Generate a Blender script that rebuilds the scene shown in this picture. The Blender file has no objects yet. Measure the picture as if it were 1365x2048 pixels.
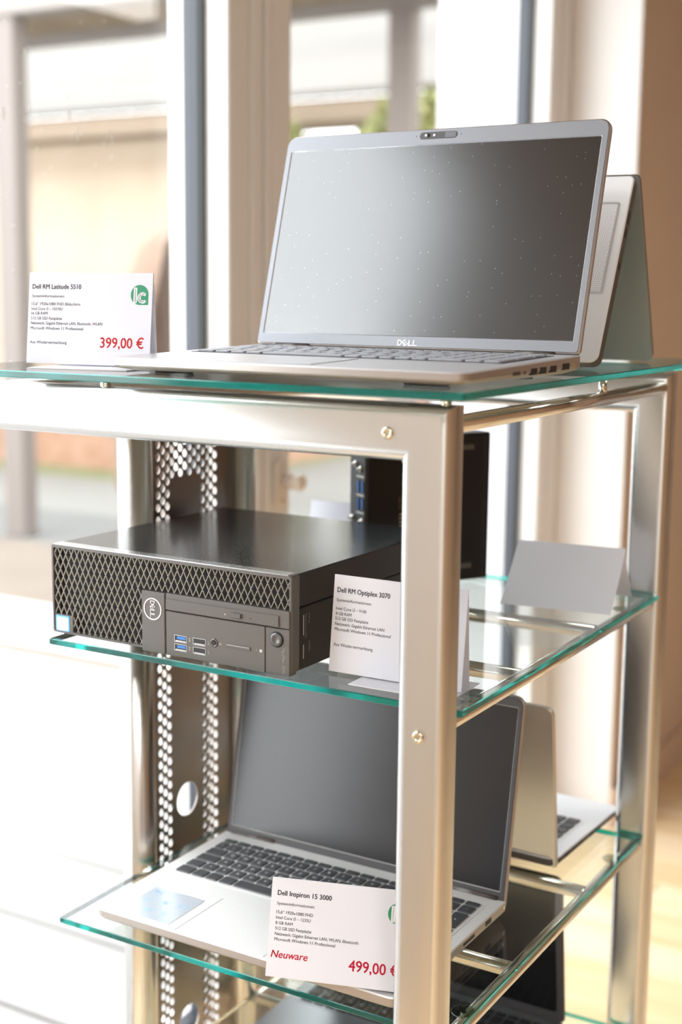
import bpy, math, random
from mathutils import Vector, Matrix, noise
random.seed(7)
PI = math.pi
SC = bpy.context.scene
COL = SC.collection

# ------------------------------------------------------------------ camera
cam_d = bpy.data.cameras.new('camera')
cam = bpy.data.objects.new('camera', cam_d)
COL.objects.link(cam)
CAMP = Vector((0.4700, -1.0079, 1.3453))
_yaw, _pitch, _roll = 0.52874, 0.15885, 0.01023
_f = Vector((-math.sin(_yaw)*math.cos(_pitch), math.cos(_yaw)*math.cos(_pitch), -math.sin(_pitch)))
_r0 = Vector((math.cos(_yaw), math.sin(_yaw), 0))
_u0 = _r0.cross(_f)
_r = _r0*math.cos(_roll) + _u0*math.sin(_roll)
_u = -_r0*math.sin(_roll) + _u0*math.cos(_roll)
cam.matrix_world = Matrix(((_r.x, _u.x, -_f.x, CAMP.x), (_r.y, _u.y, -_f.y, CAMP.y), (_r.z, _u.z, -_f.z, CAMP.z), (0, 0, 0, 1)))
cam_d.sensor_fit = 'VERTICAL'
cam_d.sensor_height = 36.0
cam_d.sensor_width = 24.0
cam_d.lens = 2746.28/2048*36.0
cam_d.clip_start = 0.02
cam_d.clip_end = 200
cam_d.dof.use_dof = True
cam_d.dof.focus_distance = 1.28
cam_d.dof.aperture_fstop = 3.5
SC.camera = cam

# ------------------------------------------------------------------ world (even bright overcast sky) and exposure
SKY = 7.4
w = bpy.data.worlds.new('overcast')
SC.world = w
w.use_nodes = True
_bg = w.node_tree.nodes['Background']
_bg.inputs[0].default_value = (0.93, 0.965, 1.0, 1)
_bg.inputs[1].default_value = SKY
SC.view_settings.view_transform = 'Standard'
SC.view_settings.look = 'None'
SC.view_settings.gamma = 1.0
SC.view_settings.use_curve_mapping = False
SC.view_settings.exposure = 0.12
SC.cycles.use_denoising = True
SC.cycles.max_bounces = 14
SC.cycles.transparent_max_bounces = 24
SC.cycles.diffuse_bounces = 5
SC.cycles.glossy_bounces = 5
SC.cycles.transmission_bounces = 10
SC.cycles.caustics_reflective = False
SC.cycles.caustics_refractive = False
FILL_POWER = 12.0      # base power of the added, unseen ceiling fill lights

# ------------------------------------------------------------------ materials
MATS = {}
def principled(name, col, rough=0.5, metal=0.0, spec=0.5, **kw):
    m = bpy.data.materials.new(name); m.use_nodes = True
    b = m.node_tree.nodes['Principled BSDF']
    b.inputs['Base Color'].default_value = (*col, 1)
    b.inputs['Roughness'].default_value = rough
    b.inputs['Metallic'].default_value = metal
    b.inputs['Specular IOR Level'].default_value = spec
    for k, v in kw.items():
        b.inputs[k].default_value = v
    MATS[name] = m
    return m
def nt(m): return m.node_tree.nodes, m.node_tree.links, m.node_tree.nodes['Principled BSDF']
def noise_node(m, scale, stretch=(1, 1, 1), detail=3):
    n, l, b = nt(m)
    tc = n.new('ShaderNodeTexCoord'); mp = n.new('ShaderNodeMapping'); mp.inputs['Scale'].default_value = stretch
    t = n.new('ShaderNodeTexNoise'); t.inputs['Scale'].default_value = scale; t.inputs['Detail'].default_value = detail
    l.new(tc.outputs['Object'], mp.inputs[0]); l.new(mp.outputs[0], t.inputs[0])
    return t
def vary_color(m, scale, c0, c1, stretch=(1, 1, 1), lo=0.35, hi=0.65):
    n, l, b = nt(m)
    t = noise_node(m, scale, stretch)
    r = n.new('ShaderNodeValToRGB')
    r.color_ramp.elements[0].position = lo; r.color_ramp.elements[0].color = (*c0, 1)
    r.color_ramp.elements[1].position = hi; r.color_ramp.elements[1].color = (*c1, 1)
    l.new(t.outputs[0], r.inputs[0]); l.new(r.outputs[0], b.inputs['Base Color'])
    return m
def vary_rough(m, scale, r0, r1, stretch=(1, 1, 1)):
    n, l, b = nt(m)
    t = noise_node(m, scale, stretch)
    mr = n.new('ShaderNodeMapRange'); mr.inputs[1].default_value = 0.3; mr.inputs[2].default_value = 0.7
    mr.inputs[3].default_value = r0; mr.inputs[4].default_value = r1
    l.new(t.outputs[0], mr.inputs[0]); l.new(mr.outputs[0], b.inputs['Roughness'])
    return m
def bump(m, scale, strength, dist=0.001, stretch=(1, 1, 1)):
    n, l, b = nt(m)
    t = noise_node(m, scale, stretch)
    bp = n.new('ShaderNodeBump'); bp.inputs['Strength'].default_value = strength; bp.inputs['Distance'].default_value = dist
    l.new(t.outputs[0], bp.inputs['Height']); l.new(bp.outputs[0], b.inputs['Normal'])
    return m
def specks(m, scale, thresh, col, rough, axes='xy'):
    """dust: tiny bright dots scattered over a surface, thicker where a slow noise is high"""
    n, l, b = nt(m)
    tc = n.new('ShaderNodeTexCoord')
    v = n.new('ShaderNodeTexVoronoi'); v.inputs['Scale'].default_value = scale
    v.voronoi_dimensions = '2D'
    sx_ = n.new('ShaderNodeSeparateXYZ'); cx_ = n.new('ShaderNodeCombineXYZ')
    l.new(tc.outputs['Object'], sx_.inputs[0]); l.new(sx_.outputs['XYZ'.index(axes[0].upper())], cx_.inputs[0]); l.new(sx_.outputs['XYZ'.index(axes[1].upper())], cx_.inputs[1])
    l.new(cx_.outputs[0], v.inputs[0])
    lt = n.new('ShaderNodeMath'); lt.operation = 'LESS_THAN'; lt.inputs[1].default_value = thresh
    l.new(v.outputs['Distance'], lt.inputs[0])
    sep = n.new('ShaderNodeSeparateColor'); l.new(v.outputs['Color'], sep.inputs[0])
    gt = n.new('ShaderNodeMath'); gt.operation = 'GREATER_THAN'; gt.inputs[1].default_value = 0.87
    l.new(sep.outputs[0], gt.inputs[0])
    mu = n.new('ShaderNodeMath'); mu.operation = 'MULTIPLY'
    l.new(lt.outputs[0], mu.inputs[0]); l.new(gt.outputs[0], mu.inputs[1])
    mx = n.new('ShaderNodeMix'); mx.data_type = 'RGBA'
    mx.inputs[6].default_value = b.inputs['Base Color'].default_value[:]
    mx.inputs[7].default_value = (*col, 1)
    l.new(mu.outputs[0], mx.inputs[0]); l.new(mx.outputs[2], b.inputs['Base Color'])
    return m

principled('steel', (0.645, 0.63, 0.61), 0.27, 1.0)
principled('chrome', (0.78, 0.76, 0.73), 0.12, 1.0)
principled('weld', (0.55, 0.42, 0.30), 0.35, 1.0)
principled('screw_metal', (0.62, 0.55, 0.42), 0.25, 1.0)
vary_rough(principled('panel_steel', (0.30, 0.265, 0.24), 0.34, 0.85), 30, 0.28, 0.4)
vary_color(principled('silver_deck', (0.60, 0.60, 0.62), 0.33, 0.45), 400, (0.58, 0.58, 0.60), (0.64, 0.64, 0.66))
principled('silver_bezel', (0.24, 0.25, 0.275), 0.40, 0.3)
principled('silver_edge', (0.42, 0.37, 0.34), 0.38, 0.75)
vary_color(principled('bright_deck', (0.62, 0.62, 0.61), 0.36, 0.15), 500, (0.74, 0.74, 0.73), (0.78, 0.78, 0.77))
principled('white_deck', (0.80, 0.81, 0.83), 0.5, 0.0)
principled('taupe_lid', (0.60, 0.54, 0.48), 0.36, 0.5)
principled('grey_lid', (0.24, 0.26, 0.265), 0.30, 0.6)
principled('dark_edge', (0.07, 0.06, 0.055), 0.4, 0.3)
principled('dark_bezel', (0.055, 0.052, 0.055), 0.38)
principled('charcoal_bezel', (0.03, 0.028, 0.028), 0.4)
specks(principled('screen', (0.010, 0.011, 0.012), 0.20, 0.0, 0.5, IOR=1.98), 120, 0.028, (0.85, 0.85, 0.82), 0.5, 'xz')
principled('clean_screen', (0.011, 0.010, 0.011), 0.24, 0.0, 0.5, IOR=1.55)
principled('deep_screen', (0.008, 0.008, 0.009), 0.16, 0.0, 0.5)
principled('key_dark', (0.052, 0.055, 0.060), 0.45)
principled('key_grey', (0.30, 0.31, 0.34), 0.45)
principled('key_black', (0.02, 0.02, 0.022), 0.45)
principled('legend', (0.75, 0.77, 0.78), 0.6)
principled('rubber', (0.012, 0.012, 0.012), 0.7)
principled('port_black', (0.008, 0.008, 0.008), 0.5)
principled('port_steel', (0.5, 0.47, 0.45), 0.3, 1.0)
principled('usb_blue', (0.03, 0.16, 0.50), 0.4)
principled('shutter_grey', (0.13, 0.13, 0.145), 0.45)
principled('lens_glass', (0.01, 0.01, 0.012), 0.08, 0.0, 0.8)
principled('logo_silver', (0.75, 0.76, 0.78), 0.2, 0.9)
principled('print_white', (0.85, 0.84, 0.86), 0.6)
principled('print_grey', (0.45, 0.44, 0.42), 0.6)
specks(principled('pc_top', (0.022, 0.024, 0.027), 0.18, 0.0, 0.5, IOR=1.7), 160, 0.03, (0.5, 0.5, 0.5), 0.5)
bump(principled('pc_case', (0.014, 0.013, 0.014), 0.36, 0.0, 0.45), 900, 0.06, 0.0003)
principled('pc_plastic', (0.095, 0.086, 0.078), 0.42, 0.0, 0.45)
principled('pc_lattice', (0.27, 0.25, 0.21), 0.36, 0.3)
principled('pc_void', (0.006, 0.005, 0.006), 0.7)
principled('pc_rim_sheen', (0.34, 0.34, 0.34), 0.25, 0.6)  # bezel's top edge, colour lightened to stand for the window's reflection
principled('pc_button', (0.13, 0.125, 0.12), 0.25, 0.7)
principled('micro_case', (0.008, 0.007, 0.008), 0.42, 0.0, 0.3)
principled('micro_plate', (0.055, 0.055, 0.057), 0.45, 0.2)
principled('sticker_blue', (0.10, 0.42, 0.85), 0.4)
principled('sticker_pale', (0.72, 0.78, 0.82), 0.35, 0.2)
principled('sticker_ink', (0.30, 0.55, 0.85), 0.5)
principled('sticker_film', (0.55, 0.61, 0.68), 0.22, 0.3)
bump(principled('paper', (0.77, 0.77, 0.82), 0.75, 0.0, 0.2), 500, 0.06, 0.0004)
_m = MATS['paper']; _n, _l, _b = nt(_m)      # thin sheets let some daylight through
_t = _n.new('ShaderNodeBsdfTranslucent'); _t.inputs[0].default_value = (0.86, 0.86, 0.9, 1)
_x = _n.new('ShaderNodeMixShader'); _x.inputs[0].default_value = 0.25
_l.new(_b.outputs[0], _x.inputs[1]); _l.new(_t.outputs[0], _x.inputs[2]); _l.new(_x.outputs[0], _n['Material Output'].inputs[0])
principled('ink', (0.02, 0.02, 0.035), 0.7)
principled('ink_red', (0.80, 0.03, 0.035), 0.7)
principled('ink_crimson', (0.75, 0.01, 0.06), 0.7)
principled('ink_blue', (0.05, 0.12, 0.6), 0.7)
principled('logo_green', (0.02, 0.22, 0.11), 0.6)
vary_color(principled('wall_plaster', (0.60, 0.445, 0.325), 0.85, 0.0, 0.2), 3, (0.60, 0.465, 0.365), (0.63, 0.49, 0.385))
principled('wall_brown', (0.30, 0.19, 0.115), 0.8, 0.0, 0.2)
principled('wall_pale', (0.62, 0.60, 0.575), 0.8, 0.0, 0.2)
principled('reveal_white', (0.80, 0.775, 0.755), 0.6, 0.0, 0.3)
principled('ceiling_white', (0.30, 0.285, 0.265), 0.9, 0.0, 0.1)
principled('baseboard_paint', (0.62, 0.47, 0.36), 0.5)
bump(principled('frame_white', (0.76, 0.735, 0.72), 0.35, 0.0, 0.4), 200, 0.02, 0.0005)
principled('gasket', (0.008, 0.010, 0.008), 0.6)
principled('spacer_grey', (0.055, 0.058, 0.072), 0.45, 0.2)
principled('brass_knob', (0.78, 0.71, 0.64), 0.4, 0.1)
principled('cardboard', (0.50, 0.34, 0.20), 0.8)
vary_color(principled('oak', (0.6, 0.4, 0.2), 0.38, 0.0, 0.4), 3.0, (0.74, 0.52, 0.29), (0.82, 0.62, 0.38), (0.6, 6, 1))
vary_color(principled('oak_pale', (0.6, 0.4, 0.2), 0.38, 0.0, 0.4), 3.0, (0.80, 0.60, 0.37), (0.88, 0.71, 0.49), (0.6, 6, 1))
principled('floor_base', (0.30, 0.18, 0.09), 0.8)
vary_color(principled('deck_board', (0.62, 0.60, 0.59), 0.7), 5, (0.225, 0.22, 0.218), (0.25, 0.245, 0.243), (0.3, 3, 1))
principled('deck_joint', (0.16, 0.13, 0.11), 0.9)
vary_color(principled('gravel', (0.6, 0.58, 0.55), 0.9), 30, (0.58, 0.55, 0.52), (0.72, 0.69, 0.66))
vary_color(principled('tan_paving', (0.4, 0.33, 0.27), 0.9), 2, (0.155, 0.125, 0.10), (0.18, 0.148, 0.12))
principled('asphalt', (0.14, 0.14, 0.135), 0.9)
principled('yard_pale', (0.20, 0.197, 0.182), 0.9)
vary_color(principled('lawn', (0.2, 0.3, 0.05), 0.9), 6, (0.15, 0.16, 0.075), (0.20, 0.21, 0.11))
vary_color(principled('render_peach', (0.5, 0.4, 0.3), 0.9), 1.5, (0.43, 0.335, 0.25), (0.47, 0.375, 0.285))
vary_color(principled('brick_red', (0.4, 0.2, 0.1), 0.9), 8, (0.30, 0.17, 0.11), (0.36, 0.22, 0.15))
principled('eave_tan', (0.24, 0.18, 0.13), 0.8)
vary_color(principled('roof_pale', (0.35, 0.36, 0.36), 0.8), 2, (0.118, 0.108, 0.096), (0.138, 0.127, 0.113), (0.1, 2, 1))
principled('beam_pale', (0.20, 0.18, 0.165), 0.8)
vary_color(principled('slat_wood', (0.3, 0.25, 0.18), 0.85), 3, (0.20, 0.155, 0.11), (0.26, 0.205, 0.15))
principled('post_grey', (0.17, 0.145, 0.13), 0.8)
principled('white_render', (0.62, 0.61, 0.62), 0.8)
vary_color(principled('wicker', (0.15, 0.09, 0.06), 0.8), 60, (0.12, 0.075, 0.05), (0.20, 0.13, 0.09))
vary_color(principled('leaf', (0.2, 0.3, 0.05), 0.7), 5, (0.19, 0.20, 0.06), (0.30, 0.31, 0.12))
principled('bark', (0.12, 0.085, 0.06), 0.9)
principled('fill_body', (0.7, 0.69, 0.66), 0.5)
principled('fill_glow', (1, 0.9, 0.78), 0.5, **{'Emission Color': (1, 0.93, 0.86, 1), 'Emission Strength': 2.5})  # glowing face of the added ceiling fill panels

def glass_mix(name, tint, ior, gloss_rough=0.0, scale=1.0):
    """thin clear glass: straight transmission with a Fresnel reflection"""
    m = bpy.data.materials.new(name); m.use_nodes = True
    n, l = m.node_tree.nodes, m.node_tree.links
    n.remove(n['Principled BSDF'])
    o = n['Material Output']
    t = n.new('ShaderNodeBsdfTransparent'); t.inputs[0].default_value = (*tint, 1)
    g = n.new('ShaderNodeBsdfGlossy'); g.inputs['Roughness'].default_value = gloss_rough
    lw = n.new('ShaderNodeLayerWeight'); lw.inputs[0].default_value = 0.5
    pw_ = n.new('ShaderNodeMath'); pw_.operation = 'POWER'; pw_.inputs[1].default_value = 5.0
    ma = n.new('ShaderNodeMath'); ma.operation = 'MULTIPLY_ADD'; ma.use_clamp = True
    f0 = ((ior-1)/(ior+1))**2*scale
    ma.inputs[1].default_value = 1-f0; ma.inputs[2].default_value = f0
    l.new(lw.outputs['Facing'], pw_.inputs[0]); l.new(pw_.outputs[0], ma.inputs[0])
    mx = n.new('ShaderNodeMixShader')
    l.new(ma.outputs[0], mx.inputs[0]); l.new(t.outputs[0], mx.inputs[1]); l.new(g.outputs[0], mx.inputs[2])
    l.new(mx.outputs[0], o.inputs[0])
    MATS[name] = m
    return m
glass_mix('shelf_glass', (0.945, 0.975, 0.96), 1.5)
pane = glass_mix('pane_glass', (0.985, 0.99, 0.985), 1.45)
glass_mix('pad_clear', (0.66, 0.70, 0.62), 1.5, 0.1, 4.0)
# polished glass edge: green body colour seen through the length of the sheet
m = bpy.data.materials.new('glass_edge'); m.use_nodes = True
_n, _l = m.node_tree.nodes, m.node_tree.links
_b = _n['Principled BSDF']
_b.inputs['Base Color'].default_value = (0.0, 0.235, 0.20, 1)
_b.inputs['Roughness'].default_value = 0.12
_b.inputs['Transmission Weight'].default_value = 0.75
_b.inputs['IOR'].default_value = 1.5
MATS['glass_edge'] = m

# ------------------------------------------------------------------ mesh helpers
class MB:
    def __init__(s):
        s.v = []; s.f = []; s.mi = []; s.sm = []
    def add(s, vs, fs, mi=0, smooth=False):
        b = len(s.v); s.v.extend(tuple(q) for q in vs)
        for f in fs:
            s.f.append([b+i for i in f]); s.mi.append(mi); s.sm.append(smooth)
    def box(s, x0, x1, y0, y1, z0, z1, mi=0):
        vs = [(x0,y0,z0),(x1,y0,z0),(x1,y1,z0),(x0,y1,z0),(x0,y0,z1),(x1,y0,z1),(x1,y1,z1),(x0,y1,z1)]
        s.add(vs, [(0,3,2,1),(4,5,6,7),(0,1,5,4),(1,2,6,5),(2,3,7,6),(3,0,4,7)], mi)
        return s
    def bbox(s, x0, x1, y0, y1, z0, z1, b, mi=0):
        """box with all edges chamfered by b"""
        rings = []
        def ring(z, i):
            return [(x0+i+b,y0+i,z),(x1-i-b,y0+i,z),(x1-i,y0+i+b,z),(x1-i,y1-i-b,z),(x1-i-b,y1-i,z),(x0+i+b,y1-i,z),(x0+i,y1-i-b,z),(x0+i,y0+i+b,z)]
        s.loft([ring(z0, b), ring(z0+b, 0), ring(z1-b, 0), ring(z1, b)], True, mi)
        return s
    def loft(s, rings, caps=True, mi=0, smooth=False, closed=False):
        n = len(rings[0]); b = len(s.v)
        for r in rings: s.v.extend(tuple(q) for q in r)
        k = len(rings)
        for i in range(k if closed else k-1):
            a = b+i*n; c = b+((i+1) % k)*n
            for j in range(n):
                s.f.append([a+j, a+(j+1) % n, c+(j+1) % n, c+j]); s.mi.append(mi); s.sm.append(smooth)
        if caps and not closed:
            s.f.append([b+j for j in reversed(range(n))]); s.mi.append(mi); s.sm.append(False)
            s.f.append([b+(k-1)*n+j for j in range(n)]); s.mi.append(mi); s.sm.append(False)
        return s
    def cyl(s, p0, p1, r0, r1=None, n=20, mi=0, caps=True):
        p0, p1 = Vector(p0), Vector(p1); r1 = r0 if r1 is None else r1
        d = (p1-p0).normalized(); a = d.orthogonal().normalized(); c = d.cross(a)
        ring = lambda p, r: [p + (a*math.cos(2*PI*i/n) + c*math.sin(2*PI*i/n))*r for i in range(n)]
        s.loft([ring(p0, r0), ring(p1, r1)], caps, mi, True)
        return s
    def lathe(s, p, prof, n=24, mi=0, axis='z'):
        """prof: (radius, height) pairs around a vertical axis through p"""
        rings = []
        for r, h in prof:
            rr = []
            for i in range(n):
                a = 2*PI*i/n; q = (r*math.cos(a), r*math.sin(a), h)
                if axis == 'x': q = (q[2], q[0], q[1])
                if axis == 'y': q = (q[1], q[2], q[0])
                rr.append((p[0]+q[0], p[1]+q[1], p[2]+q[2]))
            rings.append(rr)
        s.loft(rings, True, mi, True)
        return s
    def frame(s, outer, inner, z0, z1, mi=0):
        """flat ring between two outlines (lists of xy), extruded z0..z1"""
        n = len(outer)
        o0 = [(x, y, z0) for x, y in outer]; o1 = [(x, y, z1) for x, y in outer]
        i0 = [(x, y, z0) for x, y in inner]; i1 = [(x, y, z1) for x, y in inner]
        s.loft([o0, o1, i1, i0], False, mi, False, True)
        return s
    def prism(s, outl, z0, z1, mi=0, smooth=False):
        s.loft([[(x, y, z0) for x, y in outl], [(x, y, z1) for x, y in outl]], True, mi, smooth)
        return s
    def mesh(s, name, mats):
        me = bpy.data.meshes.new(name)
        me.from_pydata(s.v, [], s.f)
        for m_ in ([mats] if isinstance(mats, str) else mats): me.materials.append(MATS[m_])
        me.polygons.foreach_set('material_index', s.mi)
        me.polygons.foreach_set('use_smooth', s.sm)
        me.update()
        return me
    def build(s, name, mats, parent=None, loc=(0,0,0), rot=(0,0,0)):
        return link(name, s.mesh(name, mats), parent, loc, rot)
def link(name, data, parent=None, loc=(0,0,0), rot=(0,0,0)):
    o = bpy.data.objects.new(name, data); COL.objects.link(o)
    o.location = loc; o.rotation_euler = rot
    if parent is not None: o.parent = parent
    return o
def smooth_auto(o, ang=40):
    """shade smooth except at sharp edges"""
    me = o.data
    me.polygons.foreach_set('use_smooth', [True]*len(me.polygons))
    me.set_sharp_from_angle(angle=math.radians(ang))
    return o
def tag(o, label=None, cat=None, group=None, kind=None):
    if label: o['label'] = label
    if cat: o['category'] = cat
    if group: o['group'] = group
    if kind: o['kind'] = kind
    return o
def thing(name, label, cat, loc=(0,0,0), rotz=0, group=None):
    o = link(name, None, None, loc, (0,0,rotz))
    o.empty_display_size = 0.05
    return tag(o, label, cat, group)
def rrect(x0, x1, y0, y1, r, n=5):
    """counter-clockwise rounded rectangle outline"""
    pts = []
    rs = r if isinstance(r, (list, tuple)) else (r, r, r, r)   # bl, br, tr, tl
    for (cx, cy, a0, rr) in ((x0+rs[0], y0+rs[0], PI, rs[0]), (x1-rs[1], y0+rs[1], 1.5*PI, rs[1]), (x1-rs[2], y1-rs[2], 0, rs[2]), (x0+rs[3], y1-rs[3], 0.5*PI, rs[3])):
        for i in range(n+1):
            a = a0+0.5*PI*i/n
            pts.append((cx+rr*math.cos(a), cy+rr*math.sin(a)))
    return pts
_txtcache = {}
def text_mesh(txt, bold=0.0, shear=0.0):
    k = (txt, bold, shear)
    if k not in _txtcache:
        cu = bpy.data.curves.new('text_line', 'FONT'); cu.body = txt; cu.size = 1.0
        cu.offset = bold; cu.shear = shear; cu.resolution_u = 3; cu.fill_mode = 'FRONT'
        o = bpy.data.objects.new('text_line', cu); COL.objects.link(o)
        dg = bpy.context.evaluated_depsgraph_get()
        me = bpy.data.meshes.new_from_object(o.evaluated_get(dg))
        bpy.data.objects.remove(o); bpy.data.curves.remove(cu)
        xs = [v.co.x for v in me.vertices]; ys = [v.co.y for v in me.vertices]
        _txtcache[k] = (me, min(xs), max(xs), min(ys), max(ys))
    return _txtcache[k]
def text(txt, mat, parent, loc, width=None, cap=None, rot=(0,0,0), bold=0.0, shear=0.0, name='lettering', center=False):
    """lettering lying in the local xy plane; width / cap height in metres, origin at the left end of the baseline"""
    me0, x0, x1, y0, y1 = text_mesh(txt, 0.0, shear)
    capH = 0.70
    sx = width/(x1-x0) if width else None
    sy = cap/capH if cap else None
    if sx is None: sx = sy
    if sy is None: sy = sx
    if bold:
        vs = [v.co[:] for v in me0.vertices]; fs = [list(p.vertices) for p in me0.polygons]; nv = len(vs)
        va, fa = [], []
        for k, (ox_, oy_) in enumerate(((-1, 0), (1, 0), (0, 0.7), (0, -0.7))):
            va += [(x+ox_*bold, y+oy_*bold, z) for x, y, z in vs]; fa += [[q+k*nv for q in f] for f in fs]
        me = bpy.data.meshes.new(name); me.from_pydata(va, [], fa)
    else:
        me = me0.copy(); me.name = name
    ox = (x0+x1)/2 if center else x0
    oy = (y0+y1)/2 if center else 0
    for v in me.vertices: v.co = ((v.co.x-ox)*sx, (v.co.y-oy)*sy, 0)
    me.materials.clear(); me.materials.append(MATS[mat])
    return link(name, me, parent, loc, rot)
RX90 = (PI/2, 0, 0)      # local xy plane -> upright plane facing -y

# ------------------------------------------------------------------ key numbers (metres, floor at z = 0)
ZT, ZM, ZL, ZB = 1.2715, 1.0, 0.7005, 0.450       # tops of the four glass shelves
W, D = 0.4572, 0.5346                              # shelf width and depth, shelf front right corner at x = y = 0
XC = -0.486                                        # central column
XF = -0.80                                         # window frames' room face
XWALL = -0.62                                      # wall face beyond the windows
GLASS = 0.0062

# ================================================================== STRUCTURE
def struct(name, mb, mat, parent=None):
    o = mb.build(name, mat, parent)
    if parent is None: o['kind'] = 'structure'
    return o
XR, YB, YFAR, ZC = 3.0, -3.4, 5.2, 2.55
# floor of planks
fl = struct('floor', MB().box(XF-0.12, XR+0.15, YB-0.15, YFAR+0.15, -0.14, -0.008), 'floor_base')
tag(fl, 'light oak plank floor of the shop')
pw = 0.145
rows = int((YFAR-YB)/pw)+1
plk = {}
for i in range(rows):
    y0 = YB+i*pw; y1 = min(y0+pw-0.0025, YFAR)
    x = XF-0.02 - random.random()*0.9
    while x < XR:
        x1 = x+1.30
        a, b = max(x, XF-0.02), min(x1-0.0025, XR)
        if b-a > 0.05:
            MB().bbox(a, b, y0, y1, -0.008, 0.0, 0.0012).build('plank', random.choice(['oak', 'oak_pale']), fl)
        x = x1
struct('ceiling', MB().box(XF-0.16, XR+0.15, YB-0.15, YFAR+0.15, ZC, ZC+0.2), 'ceiling_white')
struct('wall_right', MB().box(XR, XR+0.15, YB-0.15, YFAR+0.15, 0, ZC), 'wall_brown')
struct('wall_back', MB().box(XF-0.16, XR, YB-0.15, YB, 0, ZC), 'wall_pale')
struct('wall_far', MB().box(XWALL-0.33, XR, YFAR, YFAR+0.15, 0, ZC), 'wall_plaster')
WY = 2.235     # where the plaster wall starts after the windows
wl = struct('wall_left', MB().box(XWALL-0.33, XWALL, WY+0.004, YFAR, 0, ZC), 'wall_plaster')
struct('trim_6', MB().box(XF+0.007, XWALL-0.002, WY, WY+0.0039, 0, 2.36), 'reveal_white')
struct('baseboard_left', MB().bbox(XWALL, XWALL+0.016, WY, YFAR, 0.0, 0.10, 0.003), 'baseboard_paint')
# lintel over the windows and the wall nearer than the windows
WEND = -1.00
struct('trim_1', MB().box(XF-0.16, XF+0.18, YB, WY, 2.36, ZC), 'wall_plaster')
struct('wall_near', MB().box(XF-0.16, XF+0.06, YB, WEND, 0, 2.36), 'wall_pale')

# window frames: profile pieces in plan (x depth from XF outwards)
def window(name, y0, y1, post=(0.085, 0.085), outer=0.12, deep=None):
    """floor-length glazed element; y0..y1 is the clear opening between its posts' inner faces"""
    root = link(name, None); root['kind'] = 'structure'
    zb, zt = 0.09, 2.28
    # inner bead + outer frame, each side, top and bottom
    for nm, (a, b) in (('stile', (y0-0.06, y0)), ('stile', (y1, y1+0.06))):
        MB().bbox(XF-outer, XF-0.002, a, b, 0.0, 2.36, 0.003).build(nm, 'frame_white', root)
    MB().bbox(XF-outer, XF-0.002, y0, y1, 0.0, zb, 0.003).build('rail', 'frame_white', root)
    MB().bbox(XF-outer, XF-0.002, y0, y1, zt, 2.36, 0.003).build('rail', 'frame_white', root)
    # gasket and spacer round the pane
    g = MB(); e = 0.006
    xg = XF-0.046
    for (a, b, c, d_) in ((y0-0.001, y0+e, zb, zt), (y1-e, y1+0.001, zb, zt), (y0, y1, zb-0.001, zb+e), (y0, y1, zt-e, zt+0.001)):
        g.box(xg-0.012, xg, a, b, c, d_)
    g.build('gasket', 'gasket', root)
    s = MB(); e2 = 0.005
    for (a, b, c, d_) in ((y0-0.001, y0+e2, zb, zt), (y1-e2, y1+0.001, zb, zt), (y0, y1, zb-0.001, zb+e2), (y0, y1, zt-e2, zt+0.001)):
        s.box(xg-0.040, xg-0.012, a, b, c, d_)
    s.build('spacer', 'spacer_grey', root)
    pn = MB().box(xg-0.030, xg-0.024, y0+0.001, y1-0.001, zb+0.001, zt-0.001).build('pane', 'pane_glass', root)
    return root, pn
w1, pane1 = window('window_1', -0.92, 0.809)
w2, pane2 = window('window_2', 0.991+0.0, 2.125, outer=0.10)
# post between windows 1 and 2 (two profiles with a groove), between 3 and 1, and the end frame
MB().bbox(XF-0.10, XF, 0.871, 0.905, 0.0, 2.36, 0.003).build('trim_2', 'frame_white')['kind'] = 'structure'
MB().bbox(XF-0.10, XF, 0.911, 0.929, 0.0, 2.36, 0.003).build('trim_3', 'frame_white')['kind'] = 'structure'
MB().bbox(XF-0.16, XF+0.006, 2.187, WY, 0.0, 2.36, 0.003).build('trim_5', 'frame_white')['kind'] = 'structure'
# rain drops and dried streaks on the nearest pane
rd = MB()
for i in range(90):
    y = random.uniform(0.30, 0.62); z = random.uniform(1.50, 1.80)
    if random.random() < 0.25: y, z = random.uniform(0.30, 0.40), random.uniform(1.2, 1.75)
    r = random.choice([0.0006, 0.0008, 0.001, 0.0016]); h = r*random.choice([1, 1.2, 2.5, 6])
    n = 6
    rd.loft([[(XF-0.0695, y+r*math.cos(2*PI*k/n)*1.0, z+h*math.sin(2*PI*k/n)) for k in range(n)],
             [(XF-0.0689, y+r*0.4*math.cos(2*PI*k/n), z+h*0.4*math.sin(2*PI*k/n)) for k in range(n)]], True, 0, True)
rd.build('rain_drops', 'print_white', w1)['kind'] = 'stuff'
# door handle on the post
dh = thing('window_handle', 'brushed metal knob on a long rounded plate fixed to the window post', 'handle', (XF, 0.953, 1.025))
MB().loft([[(0.0, y, z) for y, z in rrect(-0.016, 0.016, -0.045, 0.038, 0.0155, 6)],
           [(0.006, y, z) for y, z in rrect(-0.016, 0.016, -0.045, 0.038, 0.0155, 6)],
           [(0.008, y, z) for y, z in rrect(-0.014, 0.014, -0.043, 0.036, 0.0135, 6)]]).build('back_plate', 'brass_knob', dh)
MB().lathe((0, 0, 0), [(0.009, 0.008), (0.009, 0.018), (0.0135, 0.020), (0.0145, 0.046), (0.0125, 0.049)], 24, 0, 'x').build('knob', 'brass_knob', dh)
MB().lathe((0, 0, -0.034), [(0.0035, 0.008), (0.0035, 0.0095), (0.002, 0.0105)], 12, 0, 'x').build('screw', 'screw_metal', dh)

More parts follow.
